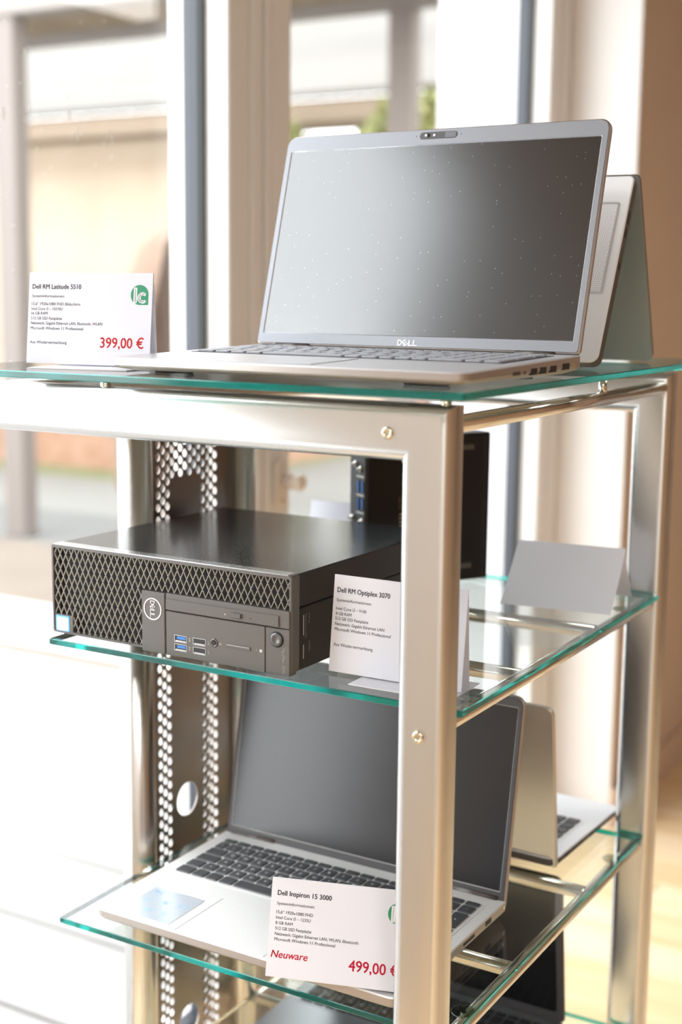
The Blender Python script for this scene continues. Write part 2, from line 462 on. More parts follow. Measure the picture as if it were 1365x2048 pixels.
# unseen ceiling panels, added as fill light for the room and the rack's front
for (lx, ly, lw_, lpw) in ((0.35, -2.3, 'nearest the windows at the back wall', 3.0), (1.8, -2.3, 'at the back wall, away from the windows', 3.2), (1.4, 1.2, 'in the middle of the room', 0.6), (1.4, 3.6, 'nearest the far wall', 0.4)):
    lp = thing('ceiling_fill', 'square fill-light panel added on the ceiling '+lw_, 'lamp', (lx, ly, ZC), 0, 'added ceiling fill lights')
    MB().bbox(-0.31, 0.31, -0.31, 0.31, -0.05, 0.0, 0.004).build('housing', 'fill_body', lp)
    MB().box(-0.28, 0.28, -0.28, 0.28, -0.054, -0.0501).build('diffuser', 'fill_glow', lp)
    ld = bpy.data.lights.new('ceiling_fill_light', 'AREA'); ld.shape = 'SQUARE'; ld.size = 0.55
    ld.energy = FILL_POWER*lpw; ld.color = (1.0, 0.985, 0.97)
    lo = bpy.data.objects.new('ceiling_fill_light', ld); COL.objects.link(lo); lo.location = (0, 0, -0.06); lo.parent = lp

# ================================================================== OUTSIDE
GZ = -0.08
dk = MB().box(-9, XF-0.12, -4.0, 2.86, -0.30, -0.075).build('terrace', 'deck_joint'); tag(dk, 'pale sunlit terrace of wide boards outside the windows', kind='structure')
y = -4.0
for i in range(60):
    y0, y1 = 0.85-0.303*16+i*0.303, 0.85-0.303*16+(i+1)*0.303-0.014
    if y0 > 2.7: break
    MB().bbox(-8.9, XF-0.13, y0, min(y1, 2.85), -0.075, -0.05, 0.004).build('board', 'deck_board', dk)
MB().bbox(-8.9, XF-0.13, 2.855, 2.93, -0.30, -0.045, 0.004).build('kerb', 'tan_paving', dk)
def ground(name, y0, y1, mat, label, z=GZ, x0=-20, x1=8, kind='structure'):
    o = MB().box(x0, x1, y0, y1, z-0.2, z).build(name, mat); tag(o, label, kind=kind)
    return o
ground('ground_gravel', 2.93, 3.6, 'gravel', 'pale gravel strip beyond the terrace', x1=XF-0.2)
ground('ground_paving', 3.6, 4.78, 'tan_paving', 'tan paved path beyond the gravel', x1=XF-0.2)
ground('ground_asphalt', 4.78, 5.7, 'asphalt', 'grey driveway under the carport', x1=XF-0.2)
ground('ground_yard', 5.7, 7.0, 'yard_pale', 'pale yard before the house', x1=XF-0.2)
ground('ground_lawn', 7.0, 12, 'lawn', 'strip of lawn at the house', x1=-5.5)
ground('ground_drive', 7.0, 30, 'yard_pale', 'pale drive past the house', x0=-5.5)
# house across the yard
hs = thing('house', 'low peach-rendered house with a pale roof across the yard', 'house', (-8, 7.5, GZ))
MB().box(-7, 2.3, 0, 4.5, 0.42, 2.56).build('wall', 'render_peach', hs)
MB().box(-7.01, 2.31, -0.03, 4.5, 0.0, 0.42).build('plinth', 'brick_red', hs)
MB().bbox(-7.5, 6.5, -0.32, -0.18, 2.55, 2.71, 0.01).build('eave', 'eave_tan', hs)
MB().box(-7.5, 6.5, -0.18, 0.2, 2.56, 2.60).build('soffit', 'eave_tan', hs)
rf = MB()
rf.add([(-7.5, -0.34, 2.71), (6.5, -0.34, 2.71), (6.5, 2.4, 4.7), (-7.5, 2.4, 4.7), (-7.5, -0.34, 2.76), (6.5, -0.34, 2.76), (6.5, 2.4, 4.75), (-7.5, 2.4, 4.75)],
       [(0,3,2,1),(4,5,6,7),(0,1,5,4),(1,2,6,5),(2,3,7,6),(3,0,4,7)])
rf.build('roof', 'roof_pale', hs)
# carport in front of it
cp = thing('carport', 'open carport with a boarded wooden ceiling in front of the house', 'carport', (-5, 4.884, GZ))
cb = GZ
MB().bbox(-6, 4.0, -0.08, 0.08, 2.90, 3.20, 0.01).build('beam', 'beam_pale', cp)
MB().bbox(-6, 4.0, 1.02, 1.12, 2.96, 3.08, 0.01).build('beam', 'beam_pale', cp)
for i in range(62):
    x0 = -6+i*0.16
    MB().bbox(x0, x0+0.145, 0.09, 1.02, 3.02, 3.05, 0.004).build('board', 'slat_wood', cp)
MB().box(-6, 4.0, -0.08, 1.12, 3.21, 3.26).build('roof_sheet', 'beam_pale', cp)
for (px, py) in ((-0.13, 0.0), (1.78, 1.07), (-3.6, 0.0)):
    MB().bbox(px-0.075, px+0.075, py-0.06, py+0.06, 0.0, 2.97, 0.008).build('post', 'post_grey', cp)
# white return wall of the neighbouring bay, seen through the second pane
MB().box(XF-0.30, XF-0.101, 2.131, 2.40, -0.08, 2.6).build('wall_outside', 'white_render')['kind'] = 'structure'
# wicker chair
gc = thing('garden_chair', 'brown round-topped wicker chair standing outside beyond the terrace', 'garden chair', (-3.22, 3.97, GZ))
prof = [(0.02, 0.30), (0.22, 0.34), (0.34, 0.55), (0.37, 0.95), (0.33, 1.35), (0.22, 1.62), (0.10, 1.72), (0.01, 1.74)]
sh = MB(); n = 26
for inner in (0, 1):
    rings = []
    for r, h in prof:
        r2 = max(r-0.03*inner, 0.005)
        rings.append([(r2*math.cos(2*PI*k/n*0.72+0.1*PI), r2*math.sin(2*PI*k/n*0.72+0.1*PI), h) for k in range(n+1)])
    b = len(sh.v)
    for rr in rings: sh.v.extend(rr)
    for i in range(len(rings)-1):
        for k in range(n):
            sh.f.append([b+i*(n+1)+k, b+i*(n+1)+k+1, b+(i+1)*(n+1)+k+1, b+(i+1)*(n+1)+k]); sh.mi.append(0); sh.sm.append(True)
sh.build('shell', 'wicker', gc)
MB().lathe((0, 0, 0), [(0.30, 0.40), (0.31, 0.44), (0.30, 0.52), (0.05, 0.54)], 24).build('cushion', 'post_grey', gc)
MB().lathe((0, 0, 0), [(0.28, 0.0), (0.28, 0.03), (0.04, 0.05), (0.04, 0.33)], 20).build('foot', 'wicker', gc)
# shrubs before the house, right half of the yard: leafy masses
def shrub(x, y, rx, h, label, seed, cc=0.52, ch_=0.48):
    t = thing('shrub', label, 'shrub', (x, y, GZ), 0, 'shrubs by the house')
    rnd = random.Random(seed)
    lf = MB()
    for i in range(2200):
        a = rnd.uniform(0, 2*PI); ph = math.acos(rnd.uniform(-0.9, 1)); rr = rnd.uniform(0.75, 1.0)
        c = Vector((rx*rr*math.sin(ph)*math.cos(a), rx*0.8*rr*math.sin(ph)*math.sin(a), h*cc+h*ch_*rr*math.cos(ph)))
        d = Vector((rnd.gauss(0,1), rnd.gauss(0,1), rnd.gauss(0,1))).normalized(); e = d.orthogonal().normalized()
        s_ = rnd.uniform(0.05, 0.10)
        lf.add([c-d*s_, c+e*s_*0.45, c+d*s_, c-e*s_*0.45], [(0,1,2,3)])
    lf.build('foliage', 'leaf', t)['kind'] = 'stuff'
    st = MB()
    for k in range(5):
        a = 2*PI*k/5
        st.cyl((0.03*math.cos(a), 0.03*math.sin(a), 0), (rx*0.5*math.cos(a), rx*0.4*math.sin(a), h*0.7), 0.03, 0.012, 7)
    st.build('stem', 'bark', t)
shrub(-4.74, 6.7, 0.57, 2.62, 'tall leafy green shrub nearest the house wall end', 1, 0.68, 0.32)
shrub(-3.52, 6.75, 0.56, 2.66, 'tall leafy green shrub in the middle of the three by the house', 2, 0.68, 0.32)
shrub(-2.28, 6.75, 0.56, 2.6, 'tall leafy green shrub furthest right of the three by the house', 3, 0.68, 0.32)

# ================================================================== DISPLAY RACK
TW, TD = 0.047, 0.031            # tube: width in the frame's plane, depth
XL = -0.0215                     # centre of the right-hand legs
XB = XC                          # centre of the left-hand top bar
ZTOP = 1.2575
rack = thing('display_rack', 'brushed steel shop display rack with a perforated centre column', 'display rack', (0, 0, 0))
def loc_obj(mb, name, mat, ang=40):
    return smooth_auto(mb.build(name, mat, rack), ang)
def sect(r=0.011, n=5):
    return rrect(-TW/2, TW/2, -TD/2, TD/2, r, n)
def arch(yc):
    """inverted L: leg up on the right, mitred, bar to the left"""
    mb = MB(); s = sect()
    zc = ZTOP-TW/2
    # leg: section coordinate u across (outside positive), v depth
    foot = [(XL+u, yc+v, 0.0) for u, v in s]
    mit = [(XL+u, yc+v, zc+u) for u, v in s]
    left = [(XB-TW/2-0.004, yc+v, zc+u) for u, v in s]
    mb.loft([foot, mit, left], True, 0, True)
    return mb
YF1, YF2 = -0.0205, D+0.0205
loc_obj(arch(YF1), 'front_frame', 'steel', 30)
loc_obj(arch(YF2), 'rear_frame', 'steel', 30)
# left-hand bar joining both at the top
mb = MB(); s = sect()
zc = ZTOP-TW/2
mb.loft([[(XB-v*1.0, YF1+TD/2-0.001, zc+u) for u, v in s], [(XB-v*1.0, YF2-TD/2+0.001, zc+u) for u, v in s]], True, 0, True)
loc_obj(mb, 'side_bar', 'steel')
# small weld beads in the corners
for yc in (YF1-TD/2+0.004, YF2-TD/2+0.004):
    MB().lathe((XL-TW/2-0.0005, yc+0.012, ZTOP-TW-0.0005), [(0.0005, -0.004), (0.0035, -0.002), (0.004, 0), (0.0035, 0.002), (0.0005, 0.004)], 12, 0, 'y').build('weld', 'weld', rack)
# column posts
YP = (0.176, 0.382)
for yp in YP:
    MB().lathe((XC, yp, 0), [(0.0192, 0.0), (0.0192, ZTOP-TW+0.001)], 36).build('column_post', 'steel', rack)
    MB().lathe((XC, yp, 0), [(0.034, 0.0), (0.034, 0.006), (0.022, 0.010)], 30).build('foot_plate', 'steel', rack)
for yc in (YF1, YF2):
    MB().bbox(XL-0.034, XL+0.034, yc-0.026, yc+0.026, 0.0, 0.006, 0.002).build('foot_plate', 'steel', rack)
# perforated panel: cells with round holes, solid middle with large cable holes
def perforated():
    mb = MB()
    y0, y1, z0, z1 = 0.1945, 0.3635, 0.05, 1.195
    cw, ch, r = 0.00845, 0.0145, 0.0049
    ncol = 20; ys = [y0+(y1-y0)*i/ncol for i in range(ncol+1)]
    nrow = int((z1-z0)/ch)
    bigz = [ZM-0.835, ZM-0.548, ZM-0.2605]
    th = 0.0008
    def quad(a, b, c, d):
        mb.add([(XC-th, a, c), (XC-th, b, c), (XC-th, b, d), (XC-th, a, d), (XC+th, a, c), (XC+th, b, c), (XC+th, b, d), (XC+th, a, d)], [(0,3,2,1),(4,5,6,7)])
    def hole(a, b, c, d, r_, n=12):
        cy, cz = (a+b)/2, (c+d)/2
        hy, hz = (b-a)/2, (d-c)/2
        ry = min(r_, hy*0.97)
        rings = {}
        for x in (XC-th, XC+th):
            inn = []; out = []
            for k in range(n):
                t = 2*PI*(k+0.5)/n; cx_, sx_ = math.cos(t), math.sin(t)
                inn.append((x, cy+ry*cx_*min(1, 1), cz+r_*sx_))
                m_ = max(abs(cx_), abs(sx_))
                out.append((x, cy+hy*cx_/m_, cz+hz*sx_/m_))
            # corners pulled exactly to the cell corners
            for ti, (sy, sz) in ((PI/4, (1, 1)), (3*PI/4, (-1, 1)), (5*PI/4, (-1, -1)), (7*PI/4, (1, -1))):
                k = min(range(n), key=lambda q: abs(2*PI*(q+0.5)/n-ti)); out[k] = (x, cy+sy*hy, cz+sz*hz)
            rings[x] = (inn, out)
        i0, o0 = rings[XC-th]; i1, o1 = rings[XC+th]
        mb.loft([o0, i0, i1, o1], False)
    cyb = (ys[5]+ys[12])/2; hyb = (ys[12]-ys[5])/2; hzb = 0.030
    for c in range(ncol):
        a, b = ys[c], ys[c+1]
        off = 0 if c % 2 == 0 else ch/2
        perf = c in (2, 3, 4) or c in (12, 13, 14, 15)
        if perf:
            z = z0
            if off: quad(a, b, z0, z0+off); z = z0+off
            k = 0
            while z+ch <= z1-0.010:
                hole(a, b, z, z+ch, r); z += ch
            quad(a, b, z, z1)
        else:
            top0 = 1.125 if 5 <= c <= 11 else None
            cuts = [(bz-hzb, bz+hzb) for bz in sorted(bigz)] if 5 <= c <= 11 else []
            z = z0
            for ca, cb_ in cuts: quad(a, b, z, ca); z = cb_
            if top0:
                n0 = math.ceil((top0-z0-off)/ch); zs = z0+off+n0*ch
                quad(a, b, z, zs); z = zs
                while z+ch <= z1-0.010:
                    hole(a, b, z, z+ch, r); z += ch
            quad(a, b, z, z1)
    n = 48
    for bz in bigz:
        circ = [(cyb+0.0205*math.cos(2*PI*k/n), bz+0.0205*math.sin(2*PI*k/n)) for k in range(n)]
        out = []
        for k in range(n):
            cx_, sx_ = math.cos(2*PI*k/n), math.sin(2*PI*k/n); m_ = max(abs(cx_), abs(sx_))
            out.append((cyb+hyb*cx_/m_, bz+hzb*sx_/m_))
        mb.loft([[(XC-th, y, z) for y, z in out], [(XC-th, y, z) for y, z in circ], [(XC+th, y, z) for y, z in circ], [(XC+th, y, z) for y, z in out]], False)
    return mb
perforated().build('perforated_panel', 'panel_steel', rack)
# carrying rods of every level
RR = 0.0075
for lev, (zt, gap) in enumerate(((ZT, 0.0175), (ZM, 0.0015), (ZL, 0.0015), (ZB, 0.0015))):
    zr = zt-GLASS-gap-RR
    xr = -0.0175 if lev else -0.0105
    MB().cyl((xr, YF1+TD/2-0.004, zr), (xr, YF2-TD/2+0.004, zr), RR, n=24).build('side_rod', 'chrome', rack)
    if lev == 0:
        for yy in (0.344, -0.0205):
            zz = zr if yy > 0 else ZTOP-0.003
            MB().cyl((xr, yy, zz), (xr, yy, ZT-GLASS-0.003), 0.0045, n=16).build('peg', 'screw_metal' if yy < 0 else 'chrome', rack)
            MB().lathe((xr, yy, ZT-GLASS-0.003), [(0.008, 0), (0.0085, 0.0012), (0.008, 0.0028)], 20).build('glass_pad', 'pad_clear', rack)
        for (xx, yy) in ((XC, YP[0]), (XC, YP[1]), (-0.36, -0.0205)):
            MB().cyl((xx, yy, ZTOP-0.002), (xx, yy, ZT-GLASS-0.003), 0.0055, n=16).build('peg', 'chrome', rack)
            MB().lathe((xx, yy, ZT-GLASS-0.003), [(0.008, 0), (0.0085, 0.0012), (0.008, 0.0028)], 20).build('glass_pad', 'pad_clear', rack)
        continue
    for yp in YP:
        MB().cyl((XC+0.019, yp, zr), (xr-0.004, yp, zr), RR, n=24).build('cross_rod', 'chrome', rack)
    for yy in (0.065, 0.470):
        MB().lathe((xr-0.003, yy, zt-GLASS-0.0016), [(0.0115, 0), (0.012, 0.0006), (0.0115, 0.0015)], 24).build('glass_pad', 'pad_clear', rack)
        MB().lathe((xr-0.003, yy, zr+RR*0.6), [(0.003, 0), (0.003, RR*0.4+0.0004)], 12).build('peg', 'chrome', rack)
for (sx, sz, sy) in ((-0.0549, ZM+0.2333, YF1-TD/2), (-0.0219, ZM-0.0162, YF1-TD/2), (-0.0219, ZM-0.313, YF1-TD/2)):
    o = MB().lathe((sx, sy, sz), [(0.0055, 0.0005), (0.0055, -0.0006), (0.0045, -0.0018), (0.0028, -0.0020), (0.0024, -0.0008)], 20, 0, 'y').build('screw', 'screw_metal', rack)
    tag(o, 'brassy round screw head')
    MB().lathe((sx, sy, sz), [(0.0072, 0.0006), (0.0072, -0.0004)], 20, 0, 'y').build('washer', 'steel', rack)

# ------------------------------------------------------------------ glass shelves
def shelf(x0, x1, y0, y1, ztop, label):
    mb = MB()
    c = 0.0008
    z0, z1 = ztop-GLASS, ztop
    out = rrect(x0, x1, y0, y1, 0.002, 2)
    inn = rrect(x0+c, x1-c, y0+c, y1-c, 0.002, 2)
    n = len(out)
    r = [[(x, y, z0) for x, y in inn], [(x, y, z0+c) for x, y in out], [(x, y, z1-c) for x, y in out], [(x, y, z1) for x, y in inn]]
    mb.loft(r, False, 1)
    b = len(mb.v)
    mb.v.extend(r[0]); mb.v.extend(r[3])
    mb.f.append([b+j for j in reversed(range(n))]); mb.mi.append(0); mb.sm.append(False)
    mb.f.append([b+n+j for j in range(n)]); mb.mi.append(0); mb.sm.append(False)
    o = mb.build('glass_shelf', ['shelf_glass', 'glass_edge'])
    return tag(o, label, 'shelf', 'clear glass shelves of the rack')
shelf(-0.53, 0.0305, -0.0755, 0.61, ZT, 'clear green-edged glass top of the rack, under the large open laptop')
shelf(-W, 0, 0, D, ZM, 'clear green-edged glass shelf carrying the black desktop computer')
shelf(-W-0.0095+0.0095, -0.0065, 0.006, D, ZL, 'clear green-edged glass shelf carrying the silver open laptop')
shelf(-W, 0, 0, D, ZB, 'lowest glass shelf, cut by the bottom of the picture')

# ================================================================== LAPTOPS
ROWS = None
def key_rows():
    """rows of (x, width, y, depth, legend) in units of one key pitch; x from the left, y from the top"""
    out = []
    fn = 0.60
    def row(y, d, ws, legends):
        x = 0
        for w_, lg in zip(ws, legends):
            if lg is not None: out.append((x, w_, y, d, lg))
            x += w_
    row(0, fn, [1]*18, [' ']*18)
    row(fn, 1, [0.8]+[1]*12+[1.2], ['^']+list('1234567890')+['ß', '´', '←'])
    row(fn+1, 1, [1.4]+[1]*12+[0.6], [' ']+list('QWERTZUIOPÜ+')+[' '])
    row(fn+2, 1, [1.6]+[1]*11+[1.4], [' ']+list('ASDFGHJKLÖÄ')+[' '])
    row(fn+3, 1, [1.2]+[1]*11+[1.8], [' ']+list('<YXCVBNM,.-')+[' '])
    row(fn+4, 1, [1.2, 1, 1, 1.05, 5.0, 1, 1], [' ']*7)
    out.append((11.25, 0.9, fn+4, 1, ' ')); out.append((12.15, 0.95, fn+4, 0.5, ' ')); out.append((12.15, 0.95, fn+4.5, 0.5, ' ')); out.append((13.1, 0.9, fn+4, 1, ' '))
    for i, lg in enumerate('  x-'): out.append((14+i, 1, fn, 1, lg))
    for i, lg in enumerate('789'): out.append((14+i, 1, fn+1, 1, lg))
    out.append((17, 1, fn+1, 2, '+'))
    for i, lg in enumerate('456'): out.append((14+i, 1, fn+2, 1, lg))
    for i, lg in enumerate('123'): out.append((14+i, 1, fn+3, 1, lg))
    out.append((17, 1, fn+3, 2, ' ')); out.append((14, 2, fn+4, 1, '0')); out.append((16, 1, fn+4, 1, ','))
    return out
_keys = {}
def key_mesh(w_, d, legend, mat, gap):
    k = (round(w_, 5), round(d, 5), legend, mat)
    if k in _keys: return _keys[k]
    mb = MB(); g = gap/2
    n = 2
    o1 = rrect(g, w_-g, -d+g, -g, 0.0016, n); o2 = rrect(g+0.0006, w_-g-0.0006, -d+g+0.0006, -g-0.0006, 0.0014, n)
    mb.loft([[(x, y, 0) for x, y in o1], [(x, y, 0.0010) for x, y in o1], [(x, y, 0.0015) for x, y in o2]])
    me = mb.mesh('key', [mat, 'legend'])
    if legend.strip():
        tm, x0, x1, y0, y1 = text_mesh(legend, 0.0)
        sc = 0.0042/0.7
        vs = [v.co[:] for v in me.vertices]; fs = [list(p.vertices) for p in me.polygons]; b = len(vs)
        vs += [(w_*0.5+(v.co.x-(x0+x1)/2)*sc, -d*0.5+(v.co.y-(y0+y1)/2)*sc, 0.00153) for v in tm.vertices]
        nf = len(fs); fs += [[b+i for i in p.vertices] for p in tm.polygons]
        me = bpy.data.meshes.new('key'); me.from_pydata(vs, [], fs)
        me.materials.append(MATS[mat]); me.materials.append(MATS['legend'])
        me.polygons.foreach_set('material_index', [0]*nf+[1]*(len(fs)-nf))
    _keys[k] = me
    return me

def laptop(name, label, loc, rotz, Wd, Dp, hf, hr, lid_tilt, mats, scr, lid_top, lid_bot, side, key=None, legends=False, kb=None, joined_keys=False, rot=None, lid_h_off=0.0, feet=0.0025, cr=0.012):
    """x across, y from the front edge (-Dp/2) to the hinge (+Dp/2); hf / hr heights of the deck at front and rear.
    scr = (width, height) of the display, side = lid border left/right; lid_tilt = lean back of the lid from upright."""
    t = thing(name, label, 'laptop', loc, rotz)
    if rot is not None: t.rotation_euler = rot
    hx, hy = Wd/2, Dp/2
    def top(y): return hf+(hr-hf)*(y+hy)/Dp
    def ring(ins, zf, r):
        return [(x, y, zf(y)) for x, y in rrect(-hx+ins, hx-ins, -hy+ins, hy-ins, max(r-ins, 0.003), 6)]
    mb = MB()
    mb.loft([ring(0.014, lambda y: feet, cr), ring(0.003, lambda y: feet+(top(y)-feet)*0.20, cr), ring(0.0, lambda y: feet+(top(y)-feet)*0.42, cr), ring(0.0, lambda y: top(y)-0.0012, cr)], False, 1, True)
    b0 = len(mb.v)
    mb.loft([ring(0.0, lambda y: top(y)-0.0012, cr), ring(0.0010, lambda y: top(y), cr)], False, 0, True)
    rg = ring(0.0010, lambda y: top(y), cr); bb = len(mb.v); mb.v.extend(rg)
    mb.f.append([bb+j for j in range(len(rg))]); mb.mi.append(0); mb.sm.append(False)
    rg = ring(0.014, lambda y: feet, cr); bb = len(mb.v); mb.v.extend(rg)
    mb.f.append([bb+j for j in reversed(range(len(rg)))]); mb.mi.append(1); mb.sm.append(False)
    base = smooth_auto(mb.build('base', [mats['deck'], mats['edge']], t), 35)
    for (fx, fy) in ((-1, -1), (1, -1)):
        MB().bbox(fx*hx*0.72-0.02, fx*hx*0.72+0.02, -hy+0.028, -hy+0.036, 0, feet+0.001, 0.0008).build('rubber_foot', 'rubber', t)
    MB().bbox(-hx*0.8, hx*0.8, hy-0.040, hy-0.032, 0, feet+0.001, 0.0008).build('rubber_foot', 'rubber', t)
    ang = math.atan2(hr-hf, Dp)
    if kb:
        kw, kx0, kyt, kmat = kb['w'], kb['x0'], kb['ytop'], key
        pitch = kw/18.0; dp = kb.get('d', pitch*0.985)
        plate = MB().box(kx0-0.003, kx0+kw+0.003, kyt-dp*5.6-0.003, kyt+0.003, 0, 0.0003)
        kbo = plate.build('keyboard', kb.get('plate', mats['deck']), t, (0, 0, top(0)+0.0001), (ang, 0, 0))
        for (x, w_, y, d, lg) in key_rows():
            me = key_mesh(w_*pitch, d*dp, lg if legends else ' ', kmat, kb.get('gap', 0.0026))
            if joined_keys: continue
            link('key', me, kbo, (kx0+x*pitch, kyt-y*dp, 0.0003))
        if joined_keys:
            jm = MB()
            for (x, w_, y, d, lg) in key_rows():
                g = 0.0013
                jm.box(kx0+x*pitch+g, kx0+(x+w_)*pitch-g, kyt-(y+d)*dp+g, kyt-y*dp-g, 0.0003, 0.0014)
            jm.build('keys', kmat, kbo)['kind'] = 'stuff'
    # lid: local x across, z up along the lid, y = outwards (back)
    lid_loc = (0, hy-0.008, top(hy)+lid_h_off)
    lw = scr[0]/2+side
    lb, lt = -lid_bot, scr[1]+lid_top
    out = rrect(-lw, lw, lb, lt, (0.004, 0.004, 0.011, 0.011), 6)
    def up(o_, y): return [(x, y, z) for x, z in o_]
    out2 = rrect(-lw+0.0012, lw-0.0012, lb+0.001, lt-0.0012, (0.003, 0.003, 0.010, 0.010), 6)
    lidm = MB()
    lidm.loft([up(out2, 0.0008)[::-1], up(out, 0.0018)[::-1], up(out, 0.0052)[::-1], up(out2, 0.0066)[::-1]], True, 0, True)
    lid = smooth_auto(lidm.build('lid', mats['lid'], t, lid_loc, (-lid_tilt, 0, 0)), 35)
    inn = rrect(-scr[0]/2, scr[0]/2, 0, scr[1], 0.0012, 6)
    o3 = rrect(-lw+0.0016, lw-0.0016, lb+0.0014, lt-0.0016, (0.003, 0.003, 0.0098, 0.0098), 6)
    bz = MB()
    n = len(o3)
    bz.loft([up(o3, 0.0008), up(o3, -0.0006), up(inn, -0.0006), up(inn, 0.0007)], False, 0, False)
    bz.build('bezel', mats['bezel'], lid)
    # bright moulded lip between bezel and display
    lp = MB()
    i2 = rrect(-scr[0]/2+0.0007, scr[0]/2-0.0007, 0.0007, scr[1]-0.0007, 0.0008, 6)
    lp.loft([up(inn, -0.00055), up(i2, 0.0003)], False)
    lp.build('display_lip', mats.get('lip', mats['bezel']), lid)
    sp = MB(); rgs = up(i2, 0.0003); sp.loft([rgs, up(i2, 0.0006)], True, 0)
    sp.build('display', mats['screen'], lid)
    return t, base, lid, top, ang

# ---- the large open laptop on top
a_yaw = -0.0261
# screen lower right corner measured at (0.0167, 0.1846, 1.3030)
Wd, Dp = 0.360, 0.241
sw, sh = 0.3445, 0.194
def place(sx, sy, sz, yaw, tilt, Wd, Dp, hr, lid_off=0.0, lid_y=0.008, side=0.0):
    """base centre for a laptop whose display's lower right corner is at (sx, sy, sz)"""
    c, s = math.cos(yaw), math.sin(yaw)
    lx, ly = 0.3445/2, Dp/2-lid_y
    return (sx-(c*lx-s*ly), sy-(s*lx+c*ly))
px, py = place(0.0167, 0.1846, 0, a_yaw, 0.268, Wd, Dp, 0)
A, Abase, Alid, atop, aang = laptop('laptop', 'large light grey open laptop with a dusty dark screen on the glass top', (px, py, ZT), a_yaw, Wd, Dp, 0.0135, 0.0195, 0.268,
    dict(deck='silver_deck', edge='silver_edge', lid='silver_edge', bezel='silver_bezel', lip='logo_silver', screen='screen'),
    (sw, sh), 0.0165, 0.0115, 0.0069, key='key_grey', kb=dict(w=0.322, x0=-0.161, ytop=0.085, d=0.0182, plate='dark_bezel'), lid_h_off=0.0120)
# webcam with its slider, microphones, logo
xc = -0.1715+sw/2; zc_ = 0.2029
cpl = MB().loft([[(x, -0.0007, z) for x, z in rrect(xc-0.021, xc+0.021, zc_-0.0036, zc_+0.0036, 0.0035, 6)], [(x, -0.0009, z) for x, z in rrect(xc-0.0208, xc+0.0208, zc_-0.0034, zc_+0.0034, 0.0033, 6)]])
cpo = cpl.build('webcam', 'dark_bezel', Alid)
MB().lathe((xc-0.0115, -0.0009, zc_), [(0.0021, 0), (0.0021, -0.0004), (0.0014, -0.0005)], 18, 0, 'y').build('lens', 'lens_glass', Alid)
MB().lathe((xc-0.0135, -0.0009, zc_+0.0002), [(0.0013, 0), (0.0013, -0.0006), (0.0008, -0.0007)], 14, 0, 'y').build('shutter_slider', 'logo_silver', Alid)
MB().lathe((xc-0.0045, -0.0009, zc_), [(0.0012, 0), (0.0012, -0.0005)], 14, 0, 'y').build('camera_light', 'logo_silver', Alid)
MB().bbox(xc+0.0075, xc+0.0195, -0.0011, -0.0009, zc_-0.0029, zc_+0.0029, 0.0001).build('shutter_tab', 'shutter_grey', Alid)
for mx_ in (-0.1963, -0.1466):
    MB().lathe((mx_+sw/2, -0.0006, 0.2028), [(0.0005, 0), (0.0005, -0.0002)], 10, 0, 'y').build('microphone', 'port_black', Alid)
def dell_logo(parent, x, z, width, cap, mat, y=-0.0009, rot=RX90, bold=0.0):
    """four letters, the second one leaning"""
    root_l = []
    pos = [(0.0, 'D', 0), (0.27, 'E', 0.62), (0.56, 'L', 0), (0.80, 'L', 0)]
    for fx, ch_, r_ in pos:
        cx = x-width/2+fx*width+width*0.115
        text(ch_, mat, parent, (cx, y, z), width*0.21, cap, (PI/2, -r_, 0), bold, 0, 'logo_letter', True)
dell_logo(Alid, -0.1720+sw/2, -0.0064, 0.0215, 0.0056, 'logo_silver')
# ports on the right side
hx = Wd/2
for (yy, dy, zz, dz, mt) in ((0.112-0.014, 0.0045, 0.0108, 0.0028, 'screw_metal'), (0.078, 0.0075, 0.0105, 0.0028, 'port_black'), (0.050, 0.0065, 0.0095, 0.0028, 'port_black'), (0.028, 0.0065, 0.0092, 0.0028, 'port_black'), (0.009, 0.0062, 0.0090, 0.0028, 'port_black'), (-0.010, 0.0012, 0.0088, 0.0012, 'port_black'), (-0.026, 0.007, 0.0088, 0.0016, 'dark_edge')):
    MB().bbox(hx-0.004, hx+0.0004, yy-dy, yy+dy, zz-dz, zz+dz, 0.0002).build('port', mt, A)
# touchpad and finger scoop on the front lip
MB().bbox(-0.075, 0.030, -0.108, -0.030, 0, 0.0004, 0.0002).build('touchpad', 'silver_deck', A, (0, 0, atop(0)+0.0001), (aang, 0, 0))
# hinge barrels
for sx_ in (-1, 1):
    MB().cyl((sx_*0.135-0.02, Dp/2-0.006, atop(Dp/2)-0.001), (sx_*0.135+0.02, Dp/2-0.006, atop(Dp/2)-0.001), 0.0055, n=18).build('hinge', 'dark_edge', A)

# ---- silver laptop on the shelf with the keyboard in full view
b_yaw = -0.0110
Wd2, Dp2 = 0.358, 0.242
px, py = place(-0.0655, 0.2466, 0, b_yaw, 0.177, Wd2, Dp2, 0)
Bl, Bbase, Blid, btop, bang = laptop('laptop', 'silver open laptop with dark keys and black screen, advertising sticker on its palm rest', (px, py, ZL), b_yaw, Wd2, Dp2, 0.0165, 0.0195, 0.177,
    dict(deck='bright_deck', edge='silver_edge', lid='silver_edge', bezel='dark_bezel', lip='print_grey', screen='clean_screen'),
    (sw, sh), 0.0115, 0.0165, 0.0058, key='key_dark', legends=True, kb=dict(w=0.325, x0=-0.1625, ytop=0.092, d=0.0180), lid_h_off=0.0080)
MB().bbox(-0.0815+0.006, 0.024+0.006, -0.118, -0.036, 0, 0.00025, 0.0001).build('touchpad', 'bright_deck', Bl, (0, 0, btop(0)+0.0001), (bang, 0, 0))
tpg = MB().box(-0.0823+0.006, -0.0815+0.006, -0.118, -0.036, 0, 0.00012)
tpg.build('touchpad_gap', 'port_black', Bl, (0, 0, btop(0)+0.0001), (bang, 0, 0))
